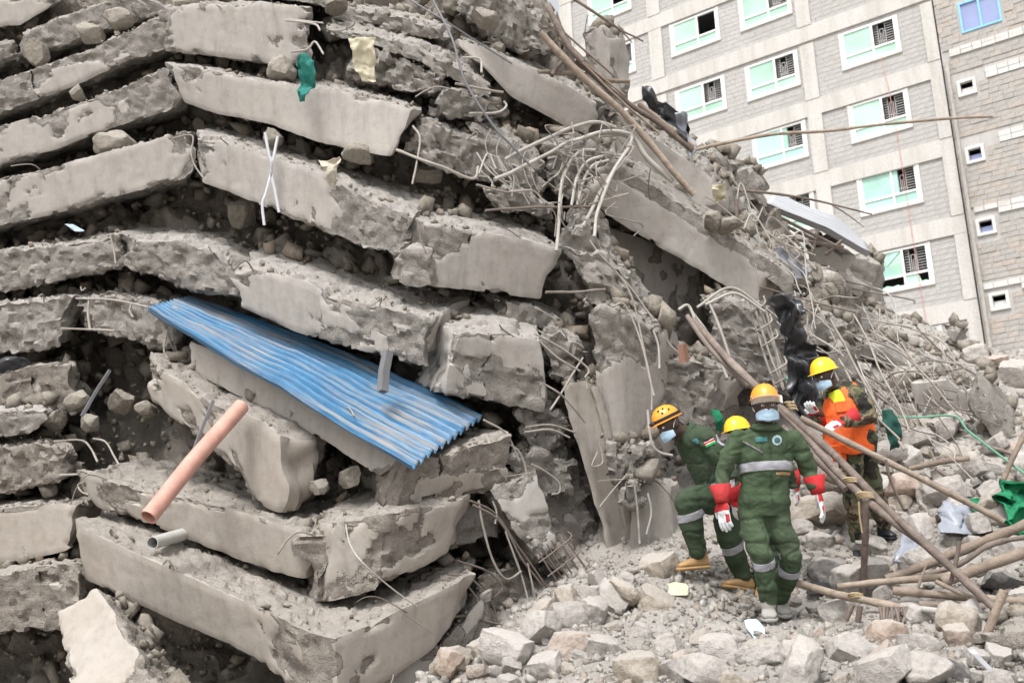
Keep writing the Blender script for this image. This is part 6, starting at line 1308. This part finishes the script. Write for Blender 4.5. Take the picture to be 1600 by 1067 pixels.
boot(per, J(1190, 903), J(1190, 930, .06), J(1188, 934, -.18), TANB); boot(per, J(1216, 903), J(1216, 925, .06), J(1216, 930, -.18), TANB)

# ---- the soldier
D4 = 8.95; J = lambda x, y, o=0.0: P(x, y, D4 + o)
per = empty('person', J(1345, 872), label='man in camouflage clothes, orange vest and yellow helmet standing behind the long poles', cat='person')
FACE4 = nrm([-.82, -.42, -.5]); hup4 = nrm([-.25, -.1, .95]); SIDE4 = np.array([.45, -.88, .05])
mb = MB(); hc = J(1290, 588, -.02); head(mb, hc, hup4, FACE4, J(1306, 606))
loft(mb, [(J(1305, 602), .075, .075), (J(1311, 608), .15, .1), (J(1320, 622), .205, .125), (J(1326, 645), .205, .14), (J(1332, 668), .19, .14), (J(1337, 690), .19, .145), (J(1340, 708), .17, .13)], SIDE4)
limb(mb, [J(1336, 614, -.14), J(1352, 632, -.2), J(1360, 650, -.24), J(1340, 656, -.31), J(1322, 658, -.34)], [.076, .074, .066, .062, .056])
limb(mb, [J(1300, 616, .18), J(1288, 640, .14), J(1280, 658, .05), J(1278, 650, -.02)], [.08, .07, .062, .056])
limb(mb, [J(1330, 706, -.05), J(1330, 735, -.1), J(1331, 765, -.1), J(1336, 805, -.06), J(1341, 845, -.04)], [.11, .105, .09, .085, .066])
limb(mb, [J(1347, 706, .08), J(1357, 738, .08), J(1366, 770, .04), J(1374, 795, .1), J(1382, 818, .14)], [.11, .1, .088, .082, .066])
nk = J(1303, 603); ax_ = nrm(J(1290, 588) - J(1316, 616))
cls = lambda c: (((c - nk) @ ax_) > 0).astype(int)
b4 = finish_body(mb, per, [CAMO, SKIN], cls, skinfn=lambda V: ((V - nk) @ ax_) > 0, seed=15)
child('body', b4, per); face(per, b4, hc, hup4, FACE4); helmet(per, hc + hup4 * .052, hup4, FACE4, YELLOW, .9)
# vest: its own shell over the torso
mv = MB(); loft(mv, [(J(1307, 604), .09, .085), (J(1312, 610), .15, .115), (J(1319, 622), .19, .15), (J(1322, 645), .215, .185), (J(1325, 668), .22, .20), (J(1327, 690), .22, .205), (J(1328, 704), .21, .195)], SIDE4)
mvs = fuse(mv, .012, 4, 'safety_vest'); V = coords(mvs); V += normals(mvs) * (fbm(V, 8, 3, 33) * .012)[:, None]; mvs.vertices.foreach_set('co', V.ravel()); vest = child('safety_vest', mvs, per, [VEST])
ctr = J(1320, 622, -.2); patch('lime_tape', mvs, vest, VESTY, slabp(J(1302, 622), (1, .0, .25), .035) + [(J(1300, 610), (0, 0, 1)), (J(1300, 640), (0, 0, -1)), (J(1310, 630, -.02), (0, 1, 0))], .005)
patch('vest_pocket', mvs, vest, VEST, [(J(1320, 640), (1, 0, 0)), (J(1300, 640), (-1, 0, 0)), (J(1310, 632), (0, 0, 1)), (J(1310, 650), (0, 0, -1)), (J(1310, 640, -.05), (0, 1, 0))], .012)
drape('vest_tail', 'x', 'x', [(1292, 1314, 694), (1296, 1322, 706), (1302, 1322, 722)], D4 - .12, VEST, .02, 14, 31)
vt = C.objects[-1] if False else bpy.data.objects['vest_tail']; wl_ = vt.location.copy(); vt.parent = per; vt.location = wl_ - per.location; del vt['label']; del vt['category']
glove(per, J(1322, 656, -.34), J(1296, 668, -.38) - J(1322, 656, -.34), np.array([.2, .55, -.8]), -1, .55, 1.1)
glove(per, J(1279, 652, -.02), J(1262, 630, -.1) - J(1279, 652, -.02), np.array([.6, .7, .2]), 1, .45, 1.0)
boot(per, J(1341, 842, -.04), J(1346, 864, .02), J(1334, 876, -.14), BLKB); boot(per, J(1382, 816, .14), J(1374, 838, .2), J(1398, 840, .02), BLKB)
